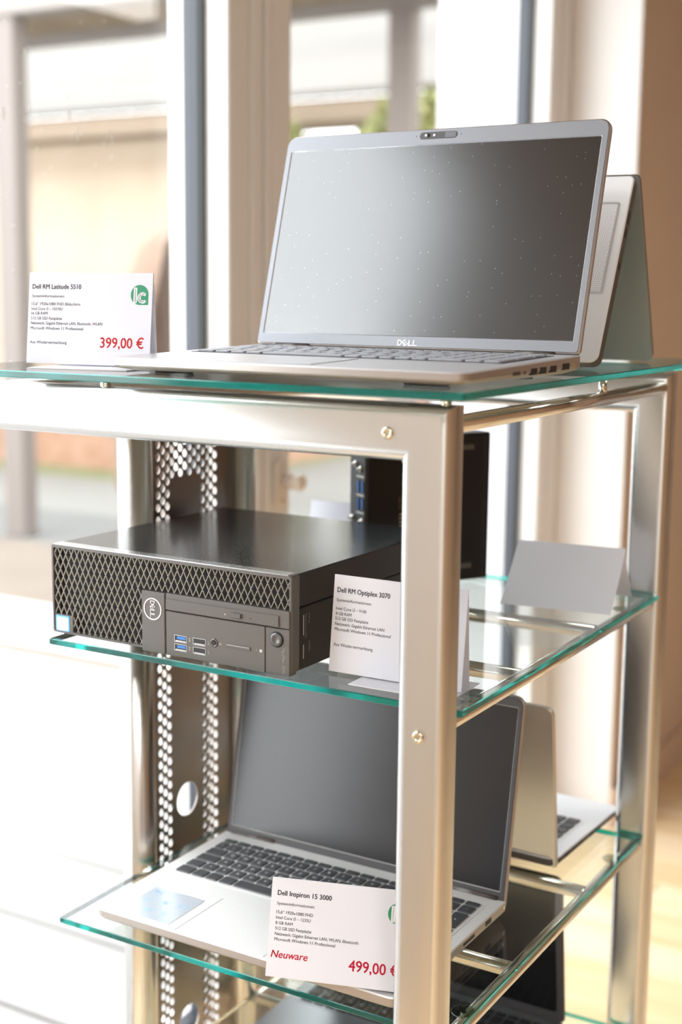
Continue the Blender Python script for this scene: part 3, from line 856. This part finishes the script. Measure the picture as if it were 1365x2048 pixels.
for (yy, dy, zz, dz, mt) in ((0.108, 0.0028, 0.0140, 0.0018, 'screw_metal'), (0.070, 0.0068, 0.0138, 0.0026, 'port_black'), (0.025, 0.0125, 0.0130, 0.0016, 'port_black')):
    MB().bbox(Wd2/2-0.004, Wd2/2+0.0004, yy-dy, yy+dy, zz-dz, zz+dz, 0.0002).build('port', mt, Bl)
for sx_ in (-1, 1):
    MB().cyl((sx_*0.140-0.03, Dp2/2-0.006, btop(Dp2/2)-0.001), (sx_*0.140+0.03, Dp2/2-0.006, btop(Dp2/2)-0.001), 0.006, n=18).build('hinge', 'dark_edge', Bl)
# sticker with pictograms
st = MB().loft([[(x, y, 0) for x, y in rrect(-0.035, 0.030, -0.031, 0.031, 0.002, 3)], [(x, y, 0.00015) for x, y in rrect(-0.035, 0.030, -0.031, 0.031, 0.002, 3)]]).build('sticker', 'sticker_film', Bl, (-0.1185, -0.081, btop(-0.081)+0.0002), (bang, 0, 0))
def ring_icon(parent, x, y, r, mat, z=0.0003, w_=0.0006, n=20):
    o1 = [(x+r*math.cos(2*PI*k/n), y+r*math.sin(2*PI*k/n)) for k in range(n)]
    i1 = [(x+(r-w_)*math.cos(2*PI*k/n), y+(r-w_)*math.sin(2*PI*k/n)) for k in range(n)]
    return MB().frame(o1, i1, z-0.0001, z).build('pictogram', mat, parent)
def rect_icon(parent, x, y, w_, h_, mat, z=0.0003, t_=0.0005):
    return MB().frame(rrect(x-w_/2, x+w_/2, y-h_/2, y+h_/2, 0.0006, 2), rrect(x-w_/2+t_, x+w_/2-t_, y-h_/2+t_, y+h_/2-t_, 0.0003, 2), z-0.0001, z).build('pictogram', mat, parent)
ring_icon(st, -0.024, 0.022, 0.0062, 'sticker_ink')
dell_s = text('DELL', 'sticker_ink', st, (-0.024, 0.022, 0.0003), 0.0085, 0.0022, (0, 0, 0), 0.02, 0, 'lettering', True)
rect_icon(st, -0.024, 0.003, 0.008, 0.006, 'sticker_ink')
ring_icon(st, -0.002, 0.005, 0.0035, 'sticker_ink'); ring_icon(st, -0.002, 0.005, 0.0018, 'sticker_ink')
rect_icon(st, 0.019, 0.008, 0.010, 0.007, 'sticker_ink')
rect_icon(st, -0.008, -0.016, 0.008, 0.006, 'sticker_ink'); rect_icon(st, -0.008, -0.016, 0.004, 0.003, 'sticker_ink')
ring_icon(st, 0.012, -0.015, 0.0035, 'sticker_ink')
for (x, y) in ((-0.006, -0.003), (0.012, 0.0), (-0.012, -0.024), (0.007, -0.023)):
    MB().box(x-0.006, x+0.006, y-0.0004, y+0.0004, 0.0002, 0.0003).build('caption_line', 'print_grey', st)
MB().box(0.010, 0.027, 0.0245, 0.0262, 0.0002, 0.0003).build('caption_line', 'print_grey', st)

# ---- laptop standing like a tent behind the large one
zap = 0.4665-0.2715
E_t = thing('laptop', 'pale grey laptop folded over like a tent beside the large open laptop', 'laptop', (-0.180, 0.352, ZT+0.0003), 0.02)
def slab(parent, name, mat, mat2, y_bot, y_top, z_bot, z_top, th, Wt, r=0.010, outward=-1):
    """leaning slab; outer face towards outward*y"""
    v = Vector((0, y_top-y_bot, z_top-z_bot)); L = v.length
    tilt = math.atan2(v.y, v.z)
    mb = MB()
    o1 = rrect(-Wt/2, Wt/2, 0, L, (r*0.9, r*0.9, r*0.6, r*0.6), 6); o2 = rrect(-Wt/2+0.0012, Wt/2-0.0012, 0.0012, L-0.0012, (r*0.8, r*0.8, r*0.5, r*0.5), 6)
    up = lambda o_, y: [(x, y, z) for x, z in o_]
    rings = [up(o2, 0)[::-1], up(o1, 0.0012)[::-1], up(o1, th-0.0012)[::-1], up(o2, th)[::-1]]
    mb.loft(rings[1:3], False, 1, True)
    mb.loft(rings[0:2], True, 0, True)
    mb.loft(rings[2:4], True, 0 if mat2 is None else 2, True)
    mats = [mat, 'dark_edge'] + ([mat2] if mat2 else [])
    return smooth_auto(mb.build(name, mats, parent, (0, y_bot, z_bot), (-tilt, 0, 0)), 35), L
TWd = 0.356
bs, L1 = slab(E_t, 'base', 'white_deck', None, -0.058, 0.038, 0.0072, zap, 0.014, TWd)
lidt, L2 = slab(E_t, 'lid', 'grey_lid', None, 0.132, 0.053, 0.0005, zap+0.001, 0.006, TWd)
# speaker grille strip on the visible side of the deck
def grille_strip(parent, x0, x1, z0, z1):
    fr = MB(); up = lambda o_, y: [(x, y, z) for x, z in o_]
    o1 = rrect(x0-0.0022, x1+0.0022, z0-0.0022, z1+0.0022, 0.003, 4); i1 = rrect(x0, x1, z0, z1, 0.002, 4)
    fr.loft([up(o1, 0.0001), up(o1, -0.0005), up(i1, -0.0005), up(i1, 0.0001)], False)
    g = fr.build('grille_frame', 'silver_deck', parent)
    d = MB(); n = 6
    rows_ = int((z1-z0)/0.0024); cols = int((x1-x0)/0.0024)
    for i in range(rows_):
        for j in range(cols):
            cx = x0+0.0015+j*0.0024+(0.0012 if i % 2 else 0); cz = z0+0.0015+i*0.0024
            if cx > x1-0.001: continue
            d.add([(cx+0.0006*math.cos(2*PI*k/n), -0.0001, cz+0.0006*math.sin(2*PI*k/n)) for k in range(n)], [list(range(n))])
    d.build('perforations', 'print_grey', g)['kind'] = 'stuff'
grille_strip(bs, TWd/2-0.033, TWd/2-0.012, 0.078, 0.178)
kbt = MB()
for (x, w_, y, d, lg) in key_rows():
    if x > 13.9: continue
    kbt.box(-0.135+x*0.0188+0.0013, -0.135+(x+w_)*0.0188-0.0013, -0.0012, 0.0, 0.080+y*0.0180+0.0013, 0.080+(y+d)*0.0180-0.0013)
kk = kbt.build('keyboard', 'key_grey', bs); kk['kind'] = 'stuff'
MB().bbox(-0.055, 0.055, -0.0003, 0.0001, 0.006, 0.066, 0.0001).build('touchpad', 'silver_deck', bs)
for (zz, dz) in ((0.165, 0.007), (0.148, 0.005), (0.110, 0.0035)):
    MB().bbox(TWd/2-0.002, TWd/2+0.0003, 0.004, 0.0095, zz-dz, zz+dz, 0.0002).build('port', 'port_black', bs)
MB().cyl((-0.12, 0.049, zap-0.004), (0.12, 0.049, zap-0.004), 0.0062, n=18).build('hinge', 'dark_edge', E_t)

# ---- small laptop turned to the window, behind the silver one
Wd3, Dp3 = 0.312, 0.205
c3 = laptop('laptop', 'taupe-lidded laptop turned towards the window behind the silver laptop', (-0.054-0.156, 0.392+0.1025-0.006, ZL), PI-0.03, Wd3, Dp3, 0.0125, 0.0155, 0.13,
    dict(deck='white_deck', edge='dark_edge', lid='taupe_lid', bezel='charcoal_bezel', screen='clean_screen'),
    (0.2945, 0.1655), 0.0105, 0.020, 0.0085, key='key_dark', kb=dict(w=0.270, x0=-0.135, ytop=0.070, d=0.0175), lid_h_off=0.0085)
C3, C3base, C3lid, c3top, c3ang = c3
# hinge cut-out of the lid
MB().bbox(-0.105, -0.070, 0.0062, 0.0070, -0.020, -0.008, 0.0002).build('hinge_cover', 'taupe_lid', C3lid)
MB().box(-0.1058, -0.0692, 0.0060, 0.00675, -0.0080, -0.0072).build('hinge_gap', 'port_black', C3lid)
for (yy, dy) in ((-0.005, 0.006), (0.025, 0.004), (0.048, 0.004), (0.068, 0.003)):
    MB().bbox(-Wd3/2-0.0004, -Wd3/2+0.004, yy-dy, yy+dy, 0.0085, 0.0122, 0.0002).build('port', 'port_black', C3)

# ---- charcoal laptop on the lowest shelf
Wd4, Dp4 = 0.326, 0.220
d4 = laptop('laptop', 'charcoal open laptop with a black screen on the lowest shelf', (-0.0806+0.008-Wd4/2, 0.468-Dp4/2+0.010, ZB), 0.0, Wd4, Dp4, 0.016, 0.019, -0.13,
    dict(deck='grey_lid', edge='dark_edge', lid='dark_edge', bezel='dark_bezel', screen='deep_screen'),
    (0.3095, 0.174), 0.0115, 0.012, 0.0080, key='key_black', legends=True, kb=dict(w=0.290, x0=-0.145, ytop=0.088, d=0.0180), lid_h_off=0.0120)
D4, D4base, D4lid, d4top, d4ang = d4
MB().bbox(-0.05, 0.05, -0.100, -0.034, 0, 0.0003, 0.0001).build('touchpad', 'grey_lid', D4, (0, 0, d4top(0)+0.0001), (d4ang, 0, 0))

# ================================================================== DESKTOP COMPUTER
PW, PH, PD = 0.290, 0.0926, 0.292
pcx, pcy, pyaw = -0.1761, 0.0120, -0.0151
P = thing('desktop_computer', 'black slim desktop computer lying flat, diamond lattice front', 'computer', (pcx, pcy, ZM), pyaw)
# local: x from -PW (left) to 0 (right), y from 0 (front) back, z up
X = lambda mm: -PW+mm/1000.0
bez = 0.0125
MB().bbox(-PW+0.0015, -0.0015, bez, PD, 0.002, 0.0605, 0.001).build('chassis', 'pc_case', P)
cv = MB()
cv.bbox(-PW+0.0008, -0.0008, bez+0.0005, PD, 0.0612, PH, 0.0012, 0)
cvo = cv.build('cover', ['pc_case'], P)
MB().box(-PW+0.0025, -0.0025, bez+0.0015, PD-0.0015, PH-0.0004, PH+0.0002).build('cover_top', 'pc_top', cvo)
for (fx, fy) in ((0.03, 0.03), (0.26, 0.03), (0.03, 0.26), (0.26, 0.26)):
    MB().lathe((-PW+fx, fy, 0), [(0.008, 0), (0.009, 0.001), (0.009, 0.0025)], 16).build('rubber_foot', 'rubber', P)
# front bezel: shallow tray with border, lattice and raised drive panel
fb = MB()
up = lambda o_, y: [(x, y, z) for x, z in o_]
oo = rrect(-PW, 0, 0.002, PH+0.0008, 0.0025, 4); ii = rrect(-PW+0.0028, -0.0028, 0.0045, PH-0.0030, 0.001, 4)
fb.loft([up(oo, bez), up(oo, 0.0012), up(rrect(-PW+0.0008, -0.0008, 0.0028, PH, 0.0022, 4), 0.0), up(ii, 0.0), up(ii, 0.0095)], False)
fbo = smooth_auto(fb.build('front_bezel', 'pc_plastic', P), 30)
MB().box(-PW+0.002, -0.002, 0.0095, bez-0.0001, 0.003, PH-0.001).build('back_plate', 'pc_void', P)
MB().box(-PW+0.004, -0.004, 0.0001, 0.0120, PH-0.0012, PH+0.0012).build('bezel_top_rim', 'pc_rim_sheen', fbo)
# lattice bars
def clip(p, q, reg):
    """clip segment to rectangle (Liang-Barsky)"""
    x0, x1, z0, z1 = reg; t0, t1 = 0.0, 1.0
    dx, dz = q[0]-p[0], q[1]-p[1]
    for pp, qq in ((-dx, p[0]-x0), (dx, x1-p[0]), (-dz, p[1]-z0), (dz, z1-p[1])):
        if abs(pp) < 1e-12:
            if qq < 0: return None
        else:
            t = qq/pp
            if pp < 0: t0 = max(t0, t)
            else: t1 = min(t1, t)
    if t0 >= t1: return None
    return (p[0]+dx*t0, p[1]+dz*t0), (p[0]+dx*t1, p[1]+dz*t1)
lat = MB()
L0, L1_, B0, B1 = -PW+0.0026, -0.0026, 0.0043, PH-0.0028
regs = [(L0, X(27.0), 0.0215, 0.0608), (X(27.0), X(117.8), B0, 0.0608), (L0, L1_, 0.0608, B1)]
px_, slope = 0.0074, 2.05        # horizontal pitch of the diamonds, steepness of the bars
hw = 0.00032
for sgn in (1, -1):
    k = -80
    while k < 120:
        xa = -PW+k*px_
        p = (xa, 0.0); q = (xa+sgn*0.1/slope, 0.1)
        for reg in regs:
            cpt = clip(p, q, reg)
            if not cpt: continue
            (x0, z0), (x1, z1) = cpt
            dx, dz = x1-x0, z1-z0; L = math.hypot(dx, dz); nx, nz = -dz/L*hw, dx/L*hw
            lat.add([(x0-nx, 0.0012, z0-nz), (x1-nx, 0.0012, z1-nz), (x1+nx, 0.0012, z1+nz), (x0+nx, 0.0012, z0+nz),
                     (x0-nx, 0.0028, z0-nz), (x1-nx, 0.0028, z1-nz), (x1+nx, 0.0028, z1+nz), (x0+nx, 0.0028, z0+nz)],
                    [(0,1,2,3), (0,4,5,1), (3,2,6,7), (1,5,6,2), (0,3,7,4)])
        k += 1
lat.build('lattice_grille', 'pc_lattice', P)
# badge corner
MB().bbox(X(3.2), X(27.0), 0.0006, 0.009, 0.0030, 0.0212, 0.0003).build('badge_plate', 'pc_plastic', P)
MB().loft([up(rrect(X(4.6), X(22.4), 0.0034, 0.0203, 0.0015, 4), 0.0007), up(rrect(X(4.6), X(22.4), 0.0034, 0.0203, 0.0015, 4), 0.0003)]).build('sticker', 'sticker_blue', P)
bdg = MB().loft([up(rrect(X(6.3), X(20.8), 0.0053, 0.0186, 0.0015, 4), 0.0004), up(rrect(X(6.3), X(20.8), 0.0053, 0.0186, 0.0015, 4), 0.0001)]).build('sticker_face', 'sticker_pale', P)
text('intel', 'sticker_ink', bdg, (X(13.5), -0.00005, 0.0120), 0.0095, 0.0042, RX90, 0, 0, 'lettering', True)
# raised drive panel
MB().bbox(X(117.8), X(146.4), -0.0022, 0.010, 0.0, 0.0600, 0.0008).build('logo_panel', 'pc_plastic', P)
MB().bbox(X(147.2), X(288.6), -0.0018, 0.010, 0.0440, 0.0605, 0.0006).build('drive_panel', 'pc_plastic', P)
MB().bbox(X(147.2), X(261.9), -0.0018, 0.010, 0.0, 0.0433, 0.0006).build('port_panel', 'pc_plastic', P)
MB().bbox(X(262.6), X(288.9), -0.0018, 0.010, 0.0, 0.0433, 0.0006).build('power_panel', 'pc_plastic', P)
yp_ = -0.0018
dr = MB().bbox(X(148.0), X(277.6), yp_-0.0012, yp_+0.002, 0.0448, 0.0552, 0.0004).build('optical_drive', 'pc_plastic', P)
MB().bbox(X(225.5), X(236.6), yp_-0.0032, yp_-0.001, 0.0476, 0.0520, 0.0004).build('eject_button', 'pc_plastic', dr)
MB().lathe((X(218), yp_-0.0012, 0.0494), [(0.0008, 0), (0.0008, -0.0002)], 10, 0, 'y').build('drive_light', 'print_grey', dr)
MB().lathe((X(246.7), yp_-0.0012, 0.0490), [(0.0006, 0), (0.0006, -0.0002)], 10, 0, 'y').build('pin_hole', 'port_black', dr)
for (u0, v0, blue) in ((158.0, 15.2, 1), (158.0, 6.6, 1), (180.2, 15.4, 0), (180.2, 6.6, 0)):
    u = MB()
    x0, x1, z0, z1 = X(u0), X(u0+13.8), v0/1000, v0/1000+0.0058
    u.frame([(x0-0.0004, z0-0.0004), (x1+0.0004, z0-0.0004), (x1+0.0004, z1+0.0004), (x0-0.0004, z1+0.0004)], [(x0, z0), (x1, z0), (x1, z1), (x0, z1)], 0, 1)
    u.v = [(a, yp_-0.0003+c*0.0002, b) for a, b, c in u.v]
    po = u.build('usb_port', 'port_steel', P)
    MB().box(x0, x1, yp_-0.00015, yp_-0.0001, z0, z1).build('socket', 'port_black', po)
    MB().box(x0+0.0030, x1-0.0008, yp_-0.00045, yp_-0.0002, z0+0.0024, z1-0.0007).build('tongue', 'usb_blue' if blue else 'port_black', po)
    MB().box(x0+0.0012, x1-0.0006, yp_-0.00045, yp_-0.0002, z0+0.0003, z0+0.0012).build('contact', 'port_steel', po)
    text('SS' if blue else '-<', 'print_grey', P, (x1+0.0032, yp_-0.0002, z1-0.0002), 0.0042, 0.0016, (PI/2, PI/2, 0), 0, 0, 'usb_symbol')
MB().lathe((X(204.6), yp_, 0.0199), [(0.0040, 0.0), (0.0040, -0.0007), (0.0032, -0.0009), (0.0024, -0.0004), (0.0024, 0.0)], 24, 0, 'y').build('audio_jack', 'pc_button', P)
MB().lathe((X(204.6), yp_-0.00045, 0.0199), [(0.0018, 0.0), (0.0018, -0.0001)], 20, 0, 'y').build('audio_hole', 'port_black', P)
text('o', 'print_grey', P, (X(211.6), yp_-0.0002, 0.0199), 0.0028, 0.0030, RX90, 0, 0, 'headset_symbol', True)
MB().bbox(X(217.5), X(246), yp_-0.0008, yp_+0.001, 0.0180, 0.0218, 0.0003).build('card_slot', 'pc_plastic', P)
MB().bbox(X(219), X(244.5), yp_-0.0010, yp_-0.0007, 0.0204, 0.0209, 0.0001).build('slot_line', 'print_grey', P)
MB().lathe((X(252.5), yp_, 0.0199), [(0.0004, 0.0), (0.0004, -0.0002)], 8, 0, 'y').build('drive_light', 'print_grey', P)
MB().lathe((X(257.5), yp_, 0.0199), [(0.0016, 0.0), (0.0016, -0.0002)], 12, 0, 'y').build('disk_symbol', 'print_grey', P)
MB().lathe((X(274.9), yp_, 0.0332), [(0.0074, 0.0), (0.0074, -0.0004), (0.0066, -0.0006)], 30, 0, 'y').build('power_ring', 'pc_void', P)
MB().lathe((X(274.9), yp_-0.0004, 0.0332), [(0.0064, 0.0), (0.0064, -0.0010), (0.0056, -0.0014), (0.003, -0.0008), (0.001, -0.0006)], 30, 0, 'y').build('power_button', 'pc_button', P)
text('OptiPlex 3070', 'print_grey', P, (X(281.2), yp_-0.0002, 0.0262), 0.0235, 0.0030, (PI/2, PI/2, 0), 0.008, 0, 'model_lettering')
# round logo, letters reading downwards
n = 40
rg = MB()
c0 = (X(131.8), 0.0431)
rg.loft([[(c0[0]+r*math.cos(2*PI*k/n), yy, c0[1]+r*math.sin(2*PI*k/n)) for k in range(n)] for r, yy in ((0.0108, -0.0021), (0.0108, -0.0027), (0.0097, -0.0027), (0.0097, -0.0021))], False)
rgo = rg.build('logo_ring', 'print_white', P)
for i, (ch_, r_) in enumerate((('D', 0), ('E', 0.6), ('L', 0), ('L', 0))):
    text(ch_, 'print_white', rgo, (c0[0], -0.0027, c0[1]+(1.5-i)*0.0042), 0.0036, 0.0054, (PI/2, PI/2-r_, 0), 0.03, 0, 'logo_letter', True)
# service label printed on the right side
RZ = (PI/2, PI/2, PI/2)
for i, (txt, yy, z_, wd) in enumerate((('Service Tag', 0.0305, 0.0535, 0.0095), ('Express Service Code', 0.0250, 0.0535, 0.0225), ('F1F7ND3', 0.0310, 0.0270, 0.0095))):
    text(txt, 'print_grey', P, (-0.0012, yy, z_), wd, 0.0016, RZ, 0.01, 0, 'service_lettering')
for (a0, a1) in ((0.034, 0.053), (0.012, 0.025)):
    MB().box(-0.0016, -0.0013, 0.0215, 0.0225, a0, a1).build('barcode', 'print_grey', P)

# ================================================================== SMALL UPRIGHT COMPUTER
mq = thing('mini_computer', 'small black upright mini computer at the back of the desktop computer', 'computer', (-0.2175, 0.500, ZM), -0.55)
# local: big side face in x-? plane; built with the big face towards -y, narrow socket face at the left (-x)
mw, mt_, mh = 0.176, 0.036, 0.180
bx_, by_ = 0.03, 0.0
mq.location = (-0.298, 0.362, ZM); mq.rotation_euler = (0, 0, 1.0472)
MB().bbox(0.004, mw, 0.0, mt_, 0.0, mh, 0.0012).build('case', 'micro_case', mq)
MB().bbox(0.0, 0.0045, 0.001, mt_-0.001, 0.001, mh-0.001, 0.0006).build('socket_plate', 'micro_plate', mq)
MB().bbox(mw-0.012, mw-0.006, -0.0004, 0.0, 0.004, mh-0.004, 0.0002).build('side_seam', 'pc_void', mq)
for (zz, yy) in ((0.1225, 0.0065), (0.1225, 0.0165), (0.1020, 0.0065), (0.1020, 0.0165)):
    po = MB().bbox(-0.0006, 0.001, yy-0.0042, yy+0.0042, zz-0.0070, zz+0.0070, 0.0002).build('usb_port', 'port_black', mq)
    MB().box(-0.0011, -0.0005, yy-0.0022, yy+0.0008, zz-0.0065, zz+0.0065).build('tongue', 'usb_blue', po)
for (zz, yy) in ((0.143, 0.010), (0.148, 0.022), (0.082, 0.006), (0.084, 0.028)):
    MB().lathe((0.0, yy, zz), [(0.0038, 0.0005), (0.0038, -0.002), (0.0018, -0.0025), (0.0016, -0.006)], 14, 0, 'x').build('socket', 'port_steel', mq)
for zz in (0.134, 0.1122, 0.0915):
    MB().box(-0.0002, 0.0, 0.004, 0.020, zz-0.0012, zz+0.0012).build('port_caption', 'print_grey', mq)
lk = MB().bbox(0.045, 0.053, -0.0010, 0.001, 0.0935, 0.109, 0.0003).build('lock_slot', 'pc_button', mq)
MB().box(0.0472, 0.0508, -0.0014, -0.0009, 0.097, 0.106).build('slot_hole', 'port_black', lk)
for k in range(6):
    MB().box(0.047, 0.0515, -0.0003, 0.0, 0.064+k*0.0045, 0.066+k*0.0045).build('side_lettering', 'print_grey', mq)
for (zz, yy0) in ((0.163, 0.0), (0.018, 0.0)):
    MB().bbox(mw-0.055, mw-0.025, -0.0010, 0.0, zz-0.003, zz+0.003, 0.0003).build('vent_slot', 'pc_plastic', mq)

# ================================================================== PRICE SIGNS AND BLANK CARDS
SW, SH = 0.1335, 0.0890
def sign(label, loc, yaw, tilt, lines, price=None, logo=True, neu=None, hgt=SH, wid=SW, foot=(0.032, 0.034), spread=0.006):
    t = thing('price_sign', label, 'sign', loc, yaw)
    fr = link('front_panel', None, t)   # replaced below by the mesh
    bpy.data.objects.remove(fr)
    th = 0.0005
    fp = MB().box(0, wid, 0, th, 0, hgt).build('front_panel', 'paper', t, (0, 0, 0.0025), (-tilt, 0, 0))
    ytop = math.sin(tilt)*hgt; ztop = math.cos(tilt)*hgt
    bt = math.atan2(ytop+0.022-ytop*0.0, ztop)     # back panel leans the other way
    bp_ = MB().box(0, wid, 0, th, -hgt*1.0, 0).build('back_panel', 'paper', t, (0, ytop+0.0003, 0.0025+ztop), (math.atan2(spread, ztop), 0, 0))
    bl = MB().box(foot[0], wid, -foot[1], 0.040, 0.0002, 0.0010).build('base_sheet', 'paper', t)
    def put(txt, u, v, width, cap, mat='ink', bold=0.0, shear=0.0):
        text(txt, mat, fp, (u*wid, -0.00008, hgt*(1-v)), width*wid, cap, RX90, bold, shear)
    for (txt, u, v, wd, cap, bold) in lines:
        put(txt, u, v, wd, cap, 'ink', max(bold, 0.010))
    if neu: put(neu, 0.028, 0.803, 0.262, 0.0066, 'ink_crimson', 0.018, 0.22)
    if price: put(price[0], price[1], price[2], price[3], 0.0098, price[4], 0.018)
    if logo:
        cx, cz, s_ = 0.900*wid, hgt*(1-0.235), 0.0094
        lg = MB().loft([up(rrect(cx-s_, cx+s_, cz-s_, cz+s_, (s_*0.98, 0.0008, s_*0.98, s_*0.98), 10), 0.0), up(rrect(cx-s_, cx+s_, cz-s_, cz+s_, (s_*0.98, 0.0008, s_*0.98, s_*0.98), 10), -0.00008)]).build('logo', 'logo_green', fp)
        text('lc', 'print_white', lg, (cx+0.0002, -0.00012, cz-0.0005), 0.0112, None, RX90, 0.04, 0, 'lettering', True)
    return t
SM = 0.0021
L1s = [('Dell RM Latitude 5510', 0.029, 0.178, 0.400, 0.0044, 0.024), ('Systeminformationen:', 0.027, 0.272, 0.270, 0.0026, 0),
       ('15,6" 1920x1080 FHD Bildschirm', 0.027, 0.360, 0.400, 0.0028, 0), ('Intel Core i5 – 10310U', 0.027, 0.414, 0.258, 0.0028, 0), ('16 GB RAM', 0.027, 0.464, 0.134, 0.0028, 0),
       ('512 GB SSD Festplatte', 0.026, 0.519, 0.256, 0.0028, 0), ('Netzwerk: Gigabit Ethernet LAN, Bluetooth, WLAN', 0.026, 0.572, 0.586, 0.0028, 0),
       ('Microsoft Windows 11 Professional', 0.026, 0.628, 0.432, 0.0028, 0), ('Aus Wiedervermarktung', 0.025, 0.783, 0.304, 0.0028, 0)]
L2s = [('Dell RM Optiplex 3070', 0.029, 0.178, 0.405, 0.0044, 0.024), ('Systeminformationen:', 0.027, 0.272, 0.270, 0.0026, 0),
       ('Intel Core i3 – 9100', 0.027, 0.360, 0.235, 0.0028, 0), ('8 GB RAM', 0.027, 0.414, 0.122, 0.0028, 0),
       ('512 GB SSD Festplatte', 0.026, 0.464, 0.256, 0.0028, 0), ('Netzwerk: Gigabit Ethernet LAN', 0.026, 0.519, 0.380, 0.0028, 0),
       ('Microsoft Windows 11 Professional', 0.026, 0.574, 0.432, 0.0028, 0), ('Aus Wiedervermarktung', 0.025, 0.733, 0.304, 0.0028, 0)]
L3s = [('Dell Inspiron 15 3000', 0.045, 0.175, 0.385, 0.0044, 0.024), ('Systeminformationen:', 0.045, 0.272, 0.270, 0.0026, 0),
       ('15,6" 1920x1080 FHD', 0.045, 0.360, 0.262, 0.0028, 0), ('Intel Core i5 – 1235U', 0.045, 0.416, 0.248, 0.0028, 0), ('8 GB RAM', 0.045, 0.470, 0.122, 0.0028, 0),
       ('512 GB SSD Festplatte', 0.045, 0.525, 0.258, 0.0028, 0), ('Netzwerk: Gigabit Ethernet LAN, WLAN, Bluetooth', 0.045, 0.580, 0.592, 0.0028, 0),
       ('Microsoft Windows 11 Professional', 0.045, 0.634, 0.432, 0.0028, 0)]
sign('white price sign reading 399,00 euro beside the large laptop', (-0.4774, 0.0003, ZT), 0.190, 0.12, L1s, ('399,00 €', 0.602, 0.812, 0.345, 'ink_red'), wid=0.1342, hgt=0.0877, foot=(0.030, 0.045))
sign('white price sign leaning by the black desktop computer, half behind the steel leg', (-0.1541, 0.0408, ZM), 0.013, 0.114, L2s, None, False, foot=(0.034, 0.024))
sign('white price sign reading 499,00 euro before the silver laptop', (-0.1833, -0.0196, ZL+0.0188), 0.30, 0.28, L3s, ('499,00 €', 0.582, 0.848, 0.345, 'ink_crimson'), neu='Neuware', wid=0.1335, hgt=0.0895, foot=(0.045, -0.004))

def tent(label, loc, yaw, wid, front, back, curve=0.004):
    """folded card: front = (run, height) of the near leaf, back likewise; leaves bow slightly"""
    t = thing('folded_card', label, 'card', loc, yaw)
    for nm, (run, h), sg in (('front_leaf', front, -1), ('back_leaf', back, 1)):
        k = 10; prof = []
        for i in range(k+1):
            f = i/k
            prof.append((sg*run*(1-f) - sg*curve*math.sin(PI*f), h*f))
        outl = prof + [(y-sg*0.0004, z) for y, z in reversed(prof)]
        mb = MB()
        mb.loft([[(0, y, z) for y, z in outl], [(wid, y, z) for y, z in outl]], True, 0, True)
        smooth_auto(mb.build(nm, 'paper', t), 30)
    return t
tent('blank white folded card at the right end of the desktop computer shelf', (-0.1570+0.012, 0.455, ZM), 0.10, 0.126, (0.064, 0.063), (0.040, 0.063))
tent('blank white folded card behind the desktop computer, left of the mini computer', (-0.475+0.02, 0.500, ZM), 0.05, 0.126, (0.030, 0.078), (0.030, 0.078))
# tan carton on the floor under the rack
bx = thing('cardboard_box', 'tan cardboard box standing on the floor behind the steel column', 'box', (-0.66, 0.86, 0.0), 0.1)
MB().box(-0.10, 0.12, -0.10, 0.14, 0.0, 0.10).build('carton', 'cardboard', bx)
MB().box(-0.10, 0.118, -0.22, -0.098, 0.097, 0.101).build('flap', 'cardboard', bx)
